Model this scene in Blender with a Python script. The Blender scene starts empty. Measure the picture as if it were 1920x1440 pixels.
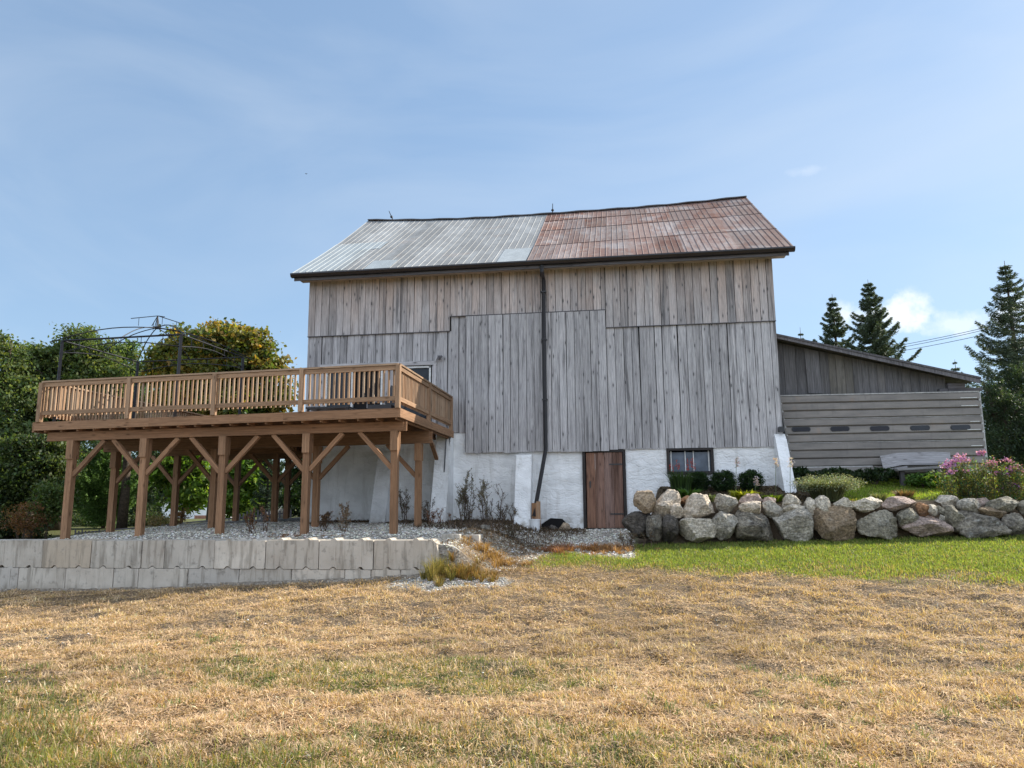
import bpy, math, random
import numpy as np
from mathutils import Vector
R = math.radians
random.seed(7)
rng = np.random.default_rng(11)
C = bpy.context.scene.collection
scene = bpy.context.scene

# ------------------------------------------------------------------ camera
F = 1395.0                      # focal length in pixels of the 1920 px wide photograph
EYE = 1.6
_dY = np.array([208, 226, F]); _dY = _dY / np.linalg.norm(_dY)
_dX = -np.array([-9460, 290, F]); _dX = _dX - _dX.dot(_dY) * _dY; _dX = _dX / np.linalg.norm(_dX)
_dZ = np.cross(_dX, _dY)
from mathutils import Matrix
cam_data = bpy.data.cameras.new('camera')
cam = bpy.data.objects.new('camera', cam_data); C.objects.link(cam)
cam_data.sensor_width = 36.0; cam_data.lens = 36.0 * F / 1920.0
cam_data.clip_start = 0.1; cam_data.clip_end = 3000
cam.matrix_world = Matrix(((_dX[0], -_dX[1], -_dX[2], 0), (_dY[0], -_dY[1], -_dY[2], 0), (_dZ[0], -_dZ[1], -_dZ[2], EYE), (0, 0, 0, 1)))
scene.camera = cam

def ray(px, py):
    v = np.array([px - 960, py - 720, F]); return np.array([_dX @ v, _dY @ v, _dZ @ v])
def onY(px, py, Y):             # point of the place, Y metres beyond the camera, seen at a pixel of the photograph
    r = ray(px, py); p = r * (Y / r[1]); return Vector((p[0], Y, p[2] + EYE))

# ------------------------------------------------------------------ light
SUNV = Vector((1.1, 0.72, 1.0)).normalized()
SUN_EL = math.asin(SUNV.z); SUN_AZ = math.atan2(SUNV.x, SUNV.y)
world = bpy.data.worlds.new('World'); scene.world = world; world.use_nodes = True
def build_world():
    nt = world.node_tree; N = nt.nodes; L = nt.links
    for n in list(N): N.remove(n)
    out = N.new('ShaderNodeOutputWorld'); bg = N.new('ShaderNodeBackground')
    sky = N.new('ShaderNodeTexSky'); sky.sky_type = 'NISHITA'; sky.sun_disc = False
    sky.sun_elevation = SUN_EL; sky.sun_rotation = SUN_AZ
    sky.altitude = 300; sky.air_density = 1.0; sky.dust_density = .8; sky.ozone_density = 1.3
    bg.inputs['Strength'].default_value = 0.15
    tc = N.new('ShaderNodeTexCoord')
    ga = N.new('ShaderNodeVectorMath'); ga.operation = 'MULTIPLY'; L.new(sky.outputs[0], ga.inputs[0]); ga.inputs[1].default_value = (.25, .25, .25)
    gm = N.new('ShaderNodeGamma'); gm.inputs['Gamma'].default_value = SKY_GAMMA; L.new(ga.outputs[0], gm.inputs[0])
    gb_ = N.new('ShaderNodeVectorMath'); gb_.operation = 'MULTIPLY'; L.new(gm.outputs[0], gb_.inputs[0]); gb_.inputs[1].default_value = SKY_TINT
    cur = gb_.outputs[0]
    def M(op, a, b=None, clamp=False):
        m = N.new('ShaderNodeMath'); m.operation = op; m.use_clamp = clamp
        for i, v in enumerate((a, b)):
            if v is None: continue
            if hasattr(v, 'type'): L.new(v, m.inputs[i])
            else: m.inputs[i].default_value = v
        return m.outputs[0]
    # small cumulus clouds and thin high veil, both placed by direction in the sky
    clouds = [((1688, 588), (.048, .034), .85), ((1600, 590), (.040, .024), .6), ((1790, 606), (.06, .02), .45),
              ((1508, 321), (.035, .008), .16), ((1902, 588), (.03, .04), .6)]
    nz = N.new('ShaderNodeTexNoise'); nz.inputs['Scale'].default_value = 26; nz.inputs['Detail'].default_value = 8
    nz.inputs['Roughness'].default_value = .6
    L.new(tc.outputs['Generated'], nz.inputs['Vector'])
    for (p, s, amt) in clouds:
        d = Vector(ray(*p)).normalized()
        sub = N.new('ShaderNodeVectorMath'); sub.operation = 'SUBTRACT'
        L.new(tc.outputs['Generated'], sub.inputs[0]); sub.inputs[1].default_value = d
        mul = N.new('ShaderNodeVectorMath'); mul.operation = 'MULTIPLY'
        L.new(sub.outputs[0], mul.inputs[0]); mul.inputs[1].default_value = (1 / s[0], 1 / s[0], 1 / s[1])
        ln = N.new('ShaderNodeVectorMath'); ln.operation = 'LENGTH'; L.new(mul.outputs[0], ln.inputs[0])
        fall = M('SUBTRACT', 1.0, ln.outputs['Value'], True)
        t = M('ADD', M('MULTIPLY', fall, 1.1), M('MULTIPLY', M('SUBTRACT', nz.outputs[0], .5), 3.0))
        t = M('MULTIPLY', M('MULTIPLY', M('SUBTRACT', t, .25), 1.3, True), M('MULTIPLY', fall, 3.0, True))
        t = M('MULTIPLY', t, amt, True)
        mx = N.new('ShaderNodeMix'); mx.data_type = 'RGBA'
        L.new(t, mx.inputs[0]); L.new(cur, mx.inputs[6]); mx.inputs[7].default_value = CLOUD
        cur = mx.outputs[2]
    mp = N.new('ShaderNodeMapping'); mp.inputs['Scale'].default_value = (1.1, 2.2, 3.2); mp.inputs['Rotation'].default_value = (0, .5, .4)
    n2 = N.new('ShaderNodeTexNoise'); n2.inputs['Scale'].default_value = 1.6; n2.inputs['Detail'].default_value = 6; n2.inputs['Distortion'].default_value = .8
    L.new(tc.outputs['Generated'], mp.inputs[0]); L.new(mp.outputs[0], n2.inputs['Vector'])
    veil = M('MULTIPLY', M('MULTIPLY', M('SUBTRACT', n2.outputs[0], .42), 2.5, True), .34)
    mx = N.new('ShaderNodeMix'); mx.data_type = 'RGBA'
    L.new(veil, mx.inputs[0]); L.new(cur, mx.inputs[6]); mx.inputs[7].default_value = VEIL
    # added fill light: unseen bright cloud bank behind the camera, lifts the barn's shade
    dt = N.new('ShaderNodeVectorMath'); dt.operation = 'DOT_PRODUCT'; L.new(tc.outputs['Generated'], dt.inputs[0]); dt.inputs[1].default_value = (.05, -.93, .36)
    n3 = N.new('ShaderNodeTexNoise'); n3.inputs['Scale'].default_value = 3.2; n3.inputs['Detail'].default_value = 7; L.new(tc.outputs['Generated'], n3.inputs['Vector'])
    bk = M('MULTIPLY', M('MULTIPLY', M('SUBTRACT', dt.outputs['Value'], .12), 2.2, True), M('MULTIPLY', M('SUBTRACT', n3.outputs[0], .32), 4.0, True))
    mb_ = N.new('ShaderNodeMix'); mb_.data_type = 'RGBA'; L.new(bk, mb_.inputs[0]); L.new(mx.outputs[2], mb_.inputs[6]); mb_.inputs[7].default_value = FILLCLOUD
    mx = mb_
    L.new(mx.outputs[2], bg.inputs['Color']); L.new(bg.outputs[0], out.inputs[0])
CLOUD = (3.9, 4.0, 4.1, 1); VEIL = (2.7, 2.95, 3.2, 1); SKY_GAMMA = .5; FILLCLOUD = (4.6, 5.2, 6.2, 1); SKY_TINT = (1.74, 2.14, 2.55)
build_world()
sun_d = bpy.data.lights.new('sun', 'SUN'); sun_d.energy = 4.2; sun_d.angle = R(.53); sun_d.color = (1.0, .93, .82)
sun = bpy.data.objects.new('sun', sun_d); C.objects.link(sun)
sun.rotation_euler = (-SUNV).to_track_quat('-Z', 'Y').to_euler(); sun.location = (20, 15, 25)
scene.view_settings.view_transform = 'Standard'; scene.view_settings.look = 'None'
scene.view_settings.exposure = 1.05; scene.view_settings.gamma = 1.0
try:
    scene.cycles.max_bounces = 6; scene.cycles.transparent_max_bounces = 8
except Exception: pass

# ------------------------------------------------------------------ helpers
def put(o, parent=None):
    C.objects.link(o)
    if parent is not None: o.parent = parent
    return o
def tag(o, label=None, cat=None, group=None, kind=None):
    if label: o['label'] = label
    if cat: o['category'] = cat
    if group: o['group'] = group
    if kind: o['kind'] = kind
    return o
def thing(name, label, cat, loc=(0, 0, 0), group=None):
    o = bpy.data.objects.new(name, None); o.empty_display_size = .1
    o.location = loc; C.objects.link(o); return tag(o, label, cat, group)
def origin(o):
    v = Vector((0, 0, 0))
    while o is not None: v = v + o.location; o = o.parent
    return v
def hash2(i, j, s):
    h = np.sin(i * 127.1 + j * 311.7 + s * 74.7) * 43758.5453
    return h - np.floor(h)
def vnoise(x, y, s=0):
    x = np.asarray(x, float); y = np.asarray(y, float)
    i = np.floor(x); j = np.floor(y); u = x - i; v = y - j
    u = u * u * (3 - 2 * u); v = v * v * (3 - 2 * v)
    return (hash2(i, j, s) * (1 - u) + hash2(i + 1, j, s) * u) * (1 - v) + (hash2(i, j + 1, s) * (1 - u) + hash2(i + 1, j + 1, s) * u) * v
def fbm(x, y, s=0, o=4):
    a = 0; w = 1; t = 0
    for k in range(o):
        a = a + w * vnoise(np.asarray(x) * 2 ** k + 13.3 * k, np.asarray(y) * 2 ** k + 7.1 * k, s + k); t += w; w *= .5
    return a / t
def sstep(a, b, x):
    t = np.clip((np.asarray(x, float) - a) / (b - a), 0, 1); return t * t * (3 - 2 * t)

def npmesh(name, V, Fc, mat, parent=None, col=None, gco=None, smooth=False):
    """V (n,3); Fc list of (k,m) index arrays, m corners each"""
    V = np.asarray(V, np.float32)
    if parent is not None: V = V - np.array(origin(parent), np.float32)
    me = bpy.data.meshes.new(name)
    if not isinstance(Fc, list): Fc = [Fc]
    Fc = [np.asarray(f, np.int32) for f in Fc if len(f)]
    idx = np.concatenate([f.ravel() for f in Fc]); tot = np.concatenate([np.full(len(f), f.shape[1], np.int32) for f in Fc])
    st = np.concatenate([[0], np.cumsum(tot)[:-1]]).astype(np.int32)
    me.vertices.add(len(V)); me.vertices.foreach_set('co', V.ravel())
    me.loops.add(len(idx)); me.loops.foreach_set('vertex_index', idx)
    me.polygons.add(len(tot)); me.polygons.foreach_set('loop_start', st); me.polygons.foreach_set('loop_total', tot)
    if smooth: me.polygons.foreach_set('use_smooth', np.ones(len(tot), bool))
    me.update(calc_edges=True)
    if col is not None:
        a = me.attributes.new('col', 'FLOAT_COLOR', 'POINT')
        c = np.ones((len(V), 4), np.float32); c[:, :3] = col; a.data.foreach_set('color', c.ravel())
    if gco is not None:
        a = me.attributes.new('gco', 'FLOAT_VECTOR', 'POINT'); a.data.foreach_set('vector', np.asarray(gco, np.float32).ravel())
    if mat: me.materials.append(mat)
    return put(bpy.data.objects.new(name, me), parent)

BOXF = [(0, 3, 2, 1), (4, 5, 6, 7), (0, 1, 5, 4), (1, 2, 6, 5), (2, 3, 7, 6), (3, 0, 4, 7)]
class MB:
    def __init__(s): s.v = []; s.f = []; s.c = []; s.g = []
    def add(s, vs, fs, col=None, g=None):
        b = len(s.v); s.v += [tuple(v) for v in vs]; s.f += [tuple(b + i for i in f) for f in fs]
        col = col or (random.random(), 0, random.random())
        s.c += [col] * len(vs)
        o = (random.random() * 50, random.random() * 50, random.random() * 50)
        g = g or vs
        s.g += [(a[0] + o[0], a[1] + o[1], a[2] + o[2]) for a in g]
        return s
    def box(s, x0, x1, y0, y1, z0, z1, col=None, axis=2):
        vs = [(x0, y0, z0), (x1, y0, z0), (x1, y1, z0), (x0, y1, z0), (x0, y0, z1), (x1, y0, z1), (x1, y1, z1), (x0, y1, z1)]
        if axis == 0: g = [(v[1], v[2], v[0]) for v in vs]
        elif axis == 1: g = [(v[0], v[2], v[1]) for v in vs]
        else: g = vs
        return s.add(vs, BOXF, col, g)
    def bar(s, a, b, w, h, col=None, up=(0, 0, 1)):
        """rectangular timber from a to b, w wide sideways, h high"""
        a = Vector(a); b = Vector(b); d = (b - a); L = d.length; d.normalize()
        up = Vector(up)
        if abs(d.dot(up)) > .99: up = Vector((0, 1, 0))
        sx = d.cross(up).normalized(); sz = sx.cross(d).normalized()
        vs = []; g = []
        for k, p in enumerate((a, b)):
            for (i, j) in ((-1, -1), (1, -1), (1, 1), (-1, 1)):
                vs.append(p + sx * (i * w / 2) + sz * (j * h / 2)); g.append((i * w / 2, j * h / 2, k * L))
        return s.add(vs, [(0, 3, 2, 1), (4, 5, 6, 7), (0, 1, 5, 4), (1, 2, 6, 5), (2, 3, 7, 6), (3, 0, 4, 7)][:], col, g)
    def tube(s, pts, rs, n=8, col=None, cap=True):
        pts = [Vector(p) for p in pts]
        if not hasattr(rs, '__len__'): rs = [rs] * len(pts)
        vs = []; prev = None
        for i, p in enumerate(pts):
            d = (pts[min(i + 1, len(pts) - 1)] - pts[max(i - 1, 0)]).normalized()
            if prev is None:
                u = d.cross(Vector((0, 0, 1))) if abs(d.z) < .9 else d.cross(Vector((1, 0, 0)))
            else: u = prev - d * prev.dot(d)
            u.normalize(); prev = u; w = d.cross(u)
            for k in range(n):
                a = 2 * math.pi * k / n; vs.append(p + (u * math.cos(a) + w * math.sin(a)) * rs[i])
        fs = []
        for i in range(len(pts) - 1):
            for k in range(n):
                fs.append((i * n + k, i * n + (k + 1) % n, (i + 1) * n + (k + 1) % n, (i + 1) * n + k))
        if cap: fs.append(tuple(range(n))[::-1]); fs.append(tuple((len(pts) - 1) * n + k for k in range(n)))
        return s.add(vs, fs, col)
    def prism(s, poly, a, b, axis='y', col=None):
        """poly (u,v) extruded along an axis: 'y' -> (u,.,v), 'x' -> (.,u,v), 'z' -> (u,v,.)"""
        n = len(poly); vs = []
        for t in (a, b):
            for (u, v) in poly:
                vs.append({'y': (u, t, v), 'x': (t, u, v), 'z': (u, v, t)}[axis])
        fs = [tuple(range(n)), tuple(range(2 * n - 1, n - 1, -1))]
        for k in range(n): fs.append((k, n + k, n + (k + 1) % n, (k + 1) % n)[::-1] if axis != 'y' else (k, n + k, n + (k + 1) % n, (k + 1) % n)[::-1])
        return s.add(vs, fs, col)
    def build(s, name, mat, parent=None, smooth=False, fix=True):
        off = origin(parent) if parent is not None else Vector((0, 0, 0))
        me = bpy.data.meshes.new(name)
        me.from_pydata([(v[0] - off.x, v[1] - off.y, v[2] - off.z) for v in s.v], [], s.f)
        if fix:
            import bmesh
            bm = bmesh.new(); bm.from_mesh(me); bmesh.ops.recalc_face_normals(bm, faces=bm.faces); bm.to_mesh(me); bm.free()
        a = me.attributes.new('col', 'FLOAT_COLOR', 'POINT')
        c = np.ones((len(s.v), 4), np.float32); c[:, :3] = np.array(s.c, np.float32); a.data.foreach_set('color', c.ravel())
        a = me.attributes.new('gco', 'FLOAT_VECTOR', 'POINT'); a.data.foreach_set('vector', np.array(s.g, np.float32).ravel())
        if smooth: me.polygons.foreach_set('use_smooth', [True] * len(me.polygons))
        if mat: me.materials.append(mat)
        me.update()
        return put(bpy.data.objects.new(name, me), parent)
def copy_tree(o, loc=None, parent=None, label=None, group=None):
    c = o.copy(); C.objects.link(c); c.parent = parent
    if loc is not None: c.location = loc
    if label: c['label'] = label
    if group: c['group'] = group
    for ch in [x for x in KIDS.get(o.name, [])]: copy_tree(ch, None, c)
    return c
KIDS = {}

# ------------------------------------------------------------------ materials
class G:
    """tiny node graph helper"""
    def __init__(s, name, rough=.8, spec=.3):
        s.m = bpy.data.materials.new(name); s.m.use_nodes = True
        s.nt = s.m.node_tree; s.N = s.nt.nodes; s.L = s.nt.links
        s.b = s.N['Principled BSDF']; s.b.inputs['Roughness'].default_value = rough
        s.b.inputs['Specular IOR Level'].default_value = spec
        s.tc = s.N.new('ShaderNodeTexCoord')
    def set(s, i, v):
        if hasattr(v, 'is_output') or hasattr(v, 'links'): s.L.new(v, i)
        else:
            if isinstance(v, (tuple, list)) and len(v) == 3 and i.type == 'RGBA': v = (*v, 1)
            i.default_value = v
    def attr(s, n): a = s.N.new('ShaderNodeAttribute'); a.attribute_name = n; return a
    def math(s, op, a, b=0.0, clamp=False):
        m = s.N.new('ShaderNodeMath'); m.operation = op; m.use_clamp = clamp; s.set(m.inputs[0], a); s.set(m.inputs[1], b); return m.outputs[0]
    def sep(s, v): x = s.N.new('ShaderNodeSeparateXYZ'); s.L.new(v, x.inputs[0]); return x.outputs
    def comb(s, x, y, z): c = s.N.new('ShaderNodeCombineXYZ'); s.set(c.inputs[0], x); s.set(c.inputs[1], y); s.set(c.inputs[2], z); return c.outputs[0]
    def mapv(s, v, scale=(1, 1, 1), loc=(0, 0, 0)):
        m = s.N.new('ShaderNodeMapping'); m.inputs['Scale'].default_value = scale; m.inputs['Location'].default_value = loc; s.L.new(v, m.inputs[0]); return m.outputs[0]
    def noise(s, v, scale=1, detail=4, rough=.55, dist=0):
        n = s.N.new('ShaderNodeTexNoise'); n.inputs['Scale'].default_value = scale; n.inputs['Detail'].default_value = detail
        n.inputs['Roughness'].default_value = rough; n.inputs['Distortion'].default_value = dist; s.L.new(v, n.inputs['Vector']); return n.outputs[0]
    def voro(s, v, scale=1, feat='F1', out='Distance', rnd=1):
        n = s.N.new('ShaderNodeTexVoronoi'); n.feature = feat; n.inputs['Scale'].default_value = scale; n.inputs['Randomness'].default_value = rnd
        s.L.new(v, n.inputs['Vector']); return n.outputs[out]
    def ramp(s, f, lo, hi, a=0.0, b=1.0):
        m = s.N.new('ShaderNodeMapRange'); m.interpolation_type = 'SMOOTHSTEP'
        s.set(m.inputs['Value'], f); m.inputs['From Min'].default_value = lo; m.inputs['From Max'].default_value = hi
        m.inputs['To Min'].default_value = a; m.inputs['To Max'].default_value = b; return m.outputs[0]
    def mix(s, f, a, b, mode='MIX'):
        m = s.N.new('ShaderNodeMix'); m.data_type = 'RGBA'; m.blend_type = mode; s.set(m.inputs[0], f); s.set(m.inputs[6], a); s.set(m.inputs[7], b); return m.outputs[2]
    def scale(s, col, f):      # colour times a number
        m = s.N.new('ShaderNodeVectorMath'); m.operation = 'SCALE'; s.set(m.inputs[0], col); s.set(m.inputs['Scale'], f); return m.outputs[0]
    def bump(s, h, strength=.4, dist=.01):
        b = s.N.new('ShaderNodeBump'); b.inputs['Strength'].default_value = strength; b.inputs['Distance'].default_value = dist
        s.set(b.inputs['Height'], h); s.L.new(b.outputs[0], s.b.inputs['Normal']); return s
    def col(s, c): s.set(s.b.inputs['Base Color'], c); return s

def wood_mat(name, light, dark, warm=None, knots=.5, streak=.5, rough=.85, grainc=.35):
    g = G(name, rough, .2)
    co = g.attr('gco').outputs['Vector']; at = g.attr('col').outputs['Color']
    rr = g.sep(at)
    grain = g.noise(g.mapv(co, (55, 55, 1.3)), 1, 5, .6, .4)
    fine = g.noise(g.mapv(co, (160, 160, 5)), 1, 3, .6)
    base = g.mix(g.ramp(grain, .35, .68), light, dark)
    if warm:
        wz = g.math('MULTIPLY', rr[1], g.ramp(g.noise(g.mapv(co, (3, 3, .8)), 1, 3), .25, .6, .55, 1.0))
        base = g.mix(wz, base, g.mix(g.ramp(grain, .3, .75), warm, tuple(c * .72 for c in warm)))
    base = g.scale(base, g.math('ADD', g.math('MULTIPLY', rr[0], .38), .80))
    blot = g.noise(g.mapv(co, (9, 9, .45)), 1, 4, .6, .5)
    base = g.mix(g.math('MULTIPLY', g.ramp(blot, .50, .72), streak), base, tuple(c * .35 for c in dark))
    pale = g.noise(g.mapv(co, (4, 4, .9), (9, 3, 1)), 1, 4, .6)
    base = g.mix(g.math('MULTIPLY', g.ramp(pale, .5, .75), .35), base, tuple(min(1, c * 1.25) for c in light))
    kv = g.voro(g.mapv(co, (8, 8, 2.6)), 1)
    kn = g.ramp(kv, .08, .16, 1, 0)
    base = g.mix(g.math('MULTIPLY', kn, knots), base, tuple(c * .22 for c in dark))
    ring = g.ramp(kv, .16, .3, 1, 0)
    base = g.mix(g.math('MULTIPLY', ring, knots * .35), base, tuple(c * .6 for c in dark))
    base = g.scale(base, g.ramp(fine, .3, .7, 1 - grainc * .7, 1 + grainc * .45))
    g.col(base); g.bump(g.math('ADD', g.math('MULTIPLY', grain, .7), g.math('MULTIPLY', fine, .4)), .5, .008)
    return g.m
def simple(name, c, rough=.7, var=.25, scale=6, bump=0, bscale=60, metal=0, spec=.3):
    g = G(name, rough, spec); co = g.tc.outputs['Object']
    n = g.noise(co, scale, 5); g.col(g.scale(c if not isinstance(c, tuple) else (*c,), g.ramp(n, .25, .75, 1 - var, 1 + var)))
    if metal: g.b.inputs['Metallic'].default_value = metal
    if bump: g.bump(g.noise(co, bscale, 4), bump, .01)
    return g.m

M = {}
M['siding'] = wood_mat('weathered_siding', (.49, .472, .465), (.30, .288, .29), warm=(.54, .43, .37), knots=.9, streak=.85)
M['siding_dark'] = wood_mat('dark_weathered_wood', (.16, .15, .155), (.09, .085, .09), knots=.4, streak=.5)
M['shed_boards'] = wood_mat('shed_boards', (.165, .16, .165), (.10, .097, .10), warm=(.18, .165, .14), knots=.3, streak=.5)
M['deck'] = wood_mat('treated_deck_lumber', (.33, .178, .095), (.215, .115, .06), warm=(.37, .24, .15), knots=.6, streak=.25)
M['rail'] = wood_mat('railing_lumber', (.38, .235, .14), (.26, .155, .09), warm=(.40, .30, .21), knots=.6, streak=.25)
M['door'] = wood_mat('old_red_brown_door', (.285, .155, .10), (.15, .078, .055), warm=(.22, .165, .15), knots=.6, streak=.8)
M['frame_dark'] = wood_mat('dark_stained_frame', (.055, .048, .045), (.028, .025, .024), knots=.3, streak=.4)
M['lathe'] = wood_mat('grey_old_lumber', (.30, .29, .29), (.2, .19, .19), knots=.5)
M['black'] = simple('black_metal', (.018, .018, .02), .35, .2, spec=.5)
M['brown_metal'] = simple('dark_brown_aluminium', (.016, .013, .014), .4, .15, spec=.5)
M['frame_black'] = simple('gazebo_black_steel', (.012, .012, .016), .5, .3)
M['wire'] = simple('power_cable', (.06, .06, .065), .6, .1)
M['grey_trim'] = simple('grey_trim', (.38, .37, .35), .6, .25, 9)
M['white_trim'] = simple('white_trim', (.62, .62, .6), .5, .15, 14)
M['white_plastic'] = simple('white_plastic', (.75, .76, .76), .45, .06)
M['dark_inside'] = simple('dark_interior', (.01, .009, .009), .9, .2)  # near-black, paints the unlit depth behind board gaps and in the hole
M['bark'] = simple('bark', (.085, .065, .05), .95, .4, 14, .8, 40)
M['soil'] = simple('soil', (.06, .045, .032), .95, .4, 9, .6, 60)

def plaster_mat():
    g = G('whitewashed_rubble', .9, .2); co = g.tc.outputs['Object']
    wob = g.N.new('ShaderNodeVectorMath'); wob.operation = 'ADD'; nzc = g.N.new('ShaderNodeTexNoise'); nzc.inputs['Scale'].default_value = 2.4; nzc.inputs['Detail'].default_value = 4; g.L.new(co, nzc.inputs['Vector']); sc_ = g.N.new('ShaderNodeVectorMath'); sc_.operation = 'SCALE'; g.L.new(nzc.outputs['Color'], sc_.inputs[0]); sc_.inputs['Scale'].default_value = .5; g.L.new(co, wob.inputs[0]); g.L.new(sc_.outputs[0], wob.inputs[1])
    st = g.voro(g.mapv(wob.outputs[0], (2.6, 2.6, 6.0)), 1, 'DISTANCE_TO_EDGE')
    wv = g.noise(g.mapv(co, (3, 3, 7)), 1, 5, .6, .6)
    fine = g.noise(g.mapv(co, (16, 16, 30)), 1, 5, .65)
    c = g.mix(g.ramp(g.noise(co, 2.2, 5), .35, .75), (.83, .83, .82), (.68, .68, .67))
    c = g.mix(g.math('MULTIPLY', g.math('MULTIPLY', g.ramp(st, .0, .03, 1, 0), g.ramp(g.noise(co, 3.3, 3), .45, .65)), .25), c, (.4, .4, .4))
    c = g.mix(g.math('MULTIPLY', g.ramp(g.noise(g.mapv(co, (14, 14, 9)), 1, 5, .7), .64, .72), .5), c, (.34, .33, .31))
    z = g.sep(g.N.new('ShaderNodeNewGeometry').outputs['Position'])[2]
    dirt = g.math('MULTIPLY', g.ramp(z, 1.05, 1.55, 1, 0), g.ramp(g.noise(co, 5, 5), .4, .65))
    c = g.mix(g.math('MULTIPLY', dirt, .8), c, (.30, .26, .20))
    stn = g.noise(g.mapv(co, (5, 5, .8)), 1, 5, .65)
    c = g.mix(g.math('MULTIPLY', g.ramp(stn, .52, .7), .35), c, (.42, .40, .36))
    g.col(c); g.bump(g.math('ADD', g.math('MULTIPLY', wv, 1.0), g.math('ADD', g.math('MULTIPLY', fine, .2), g.ramp(st, 0, .10, 0, .14))), .7, .05)
    return g.m
M['plaster'] = plaster_mat()

def roof_mat(rusty):
    g = G('rusty_roof_sheet' if rusty else 'galvanised_roof_sheet', .8, .15)
    co = g.tc.outputs['Object']; at = g.sep(g.attr('col').outputs['Color'])
    n1 = g.noise(g.mapv(co, (2.2, .9, .9)), 1, 5, .65); n2 = g.noise(g.mapv(co, (12, 1.6, 1.6)), 1, 5, .6); n3 = g.noise(co, 1.1, 4)
    fine = g.noise(co, 26, 4)
    if rusty:
        c = g.mix(g.ramp(n1, .38, .62), (.14, .068, .052), (.185, .128, .11))
        c = g.mix(g.math('MULTIPLY', g.ramp(n2, .54, .68), .55), c, (.27, .11, .06))
        c = g.mix(g.math('MULTIPLY', g.ramp(n3, .52, .7), .55), c, (.34, .33, .33))
        c = g.mix(g.math('MULTIPLY', g.ramp(g.noise(g.mapv(co, (1.2, 9, 9)), 1, 4), .58, .7), .5), c, (.38, .33, .29))
        c = g.mix(at[2], c, g.mix(g.ramp(n2, .4, .6), (.33, .30, .29), (.21, .17, .16)))
        c = g.mix(g.math('MULTIPLY', at[1], .6), c, (.38, .31, .28))
        g.b.inputs['Metallic'].default_value = .0
    else:
        c = g.mix(g.ramp(n1, .35, .68), (.215, .22, .22), (.30, .31, .31))
        c = g.mix(g.math('MULTIPLY', g.ramp(n2, .55, .72), .35), c, (.22, .21, .2))
        c = g.mix(g.math('MULTIPLY', g.ramp(n3, .60, .72), .3), c, (.30, .22, .18))
        c = g.mix(g.math('MULTIPLY', at[1], .55), c, (.46, .45, .43))
        c = g.mix(g.math('MULTIPLY', at[2], .45), c, (.30, .36, .39))
        g.b.inputs['Metallic'].default_value = .0
    c = g.scale(c, g.math('MULTIPLY', g.ramp(fine, .3, .7, .88, 1.1), g.math('ADD', g.math('MULTIPLY', at[0], .42), .76)))
    g.col(c); g.bump(g.noise(co, 5, 4), .15, .02)
    return g.m
M['galv'] = roof_mat(False); M['rust'] = roof_mat(True)

def concrete_mat():
    g = G('cast_concrete', .9, .2); co = g.tc.outputs['Object']; at = g.sep(g.attr('col').outputs['Color'])
    co2 = g.attr('gco').outputs['Vector']
    n = g.noise(co2, 2.2, 6, .6); st = g.noise(g.mapv(co2, (9, 9, 1.1)), 1, 5, .6)
    c = g.mix(g.ramp(n, .3, .7), (.48, .43, .36), (.60, .55, .47))
    c = g.mix(at[1], c, (.40, .32, .23)); c = g.mix(g.math('MULTIPLY', at[2], .6), c, (.25, .25, .25))
    c = g.mix(g.math('MULTIPLY', g.ramp(st, .48, .68), .65), c, (.19, .165, .13))
    c = g.mix(g.math('MULTIPLY', g.ramp(g.noise(co2, 7, 6, .7), .54, .68), .6), c, (.22, .2, .17))
    c = g.scale(c, g.math('ADD', g.math('MULTIPLY', at[0], .25), .85))
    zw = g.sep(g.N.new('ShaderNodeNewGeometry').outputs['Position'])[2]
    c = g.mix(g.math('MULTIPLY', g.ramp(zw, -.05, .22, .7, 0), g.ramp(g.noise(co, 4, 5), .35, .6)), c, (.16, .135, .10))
    g.col(c); g.bump(g.math('ADD', g.noise(co2, 28, 5), g.noise(co2, 5, 3)), .45, .012)
    return g.m
M['concrete'] = concrete_mat()

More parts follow.
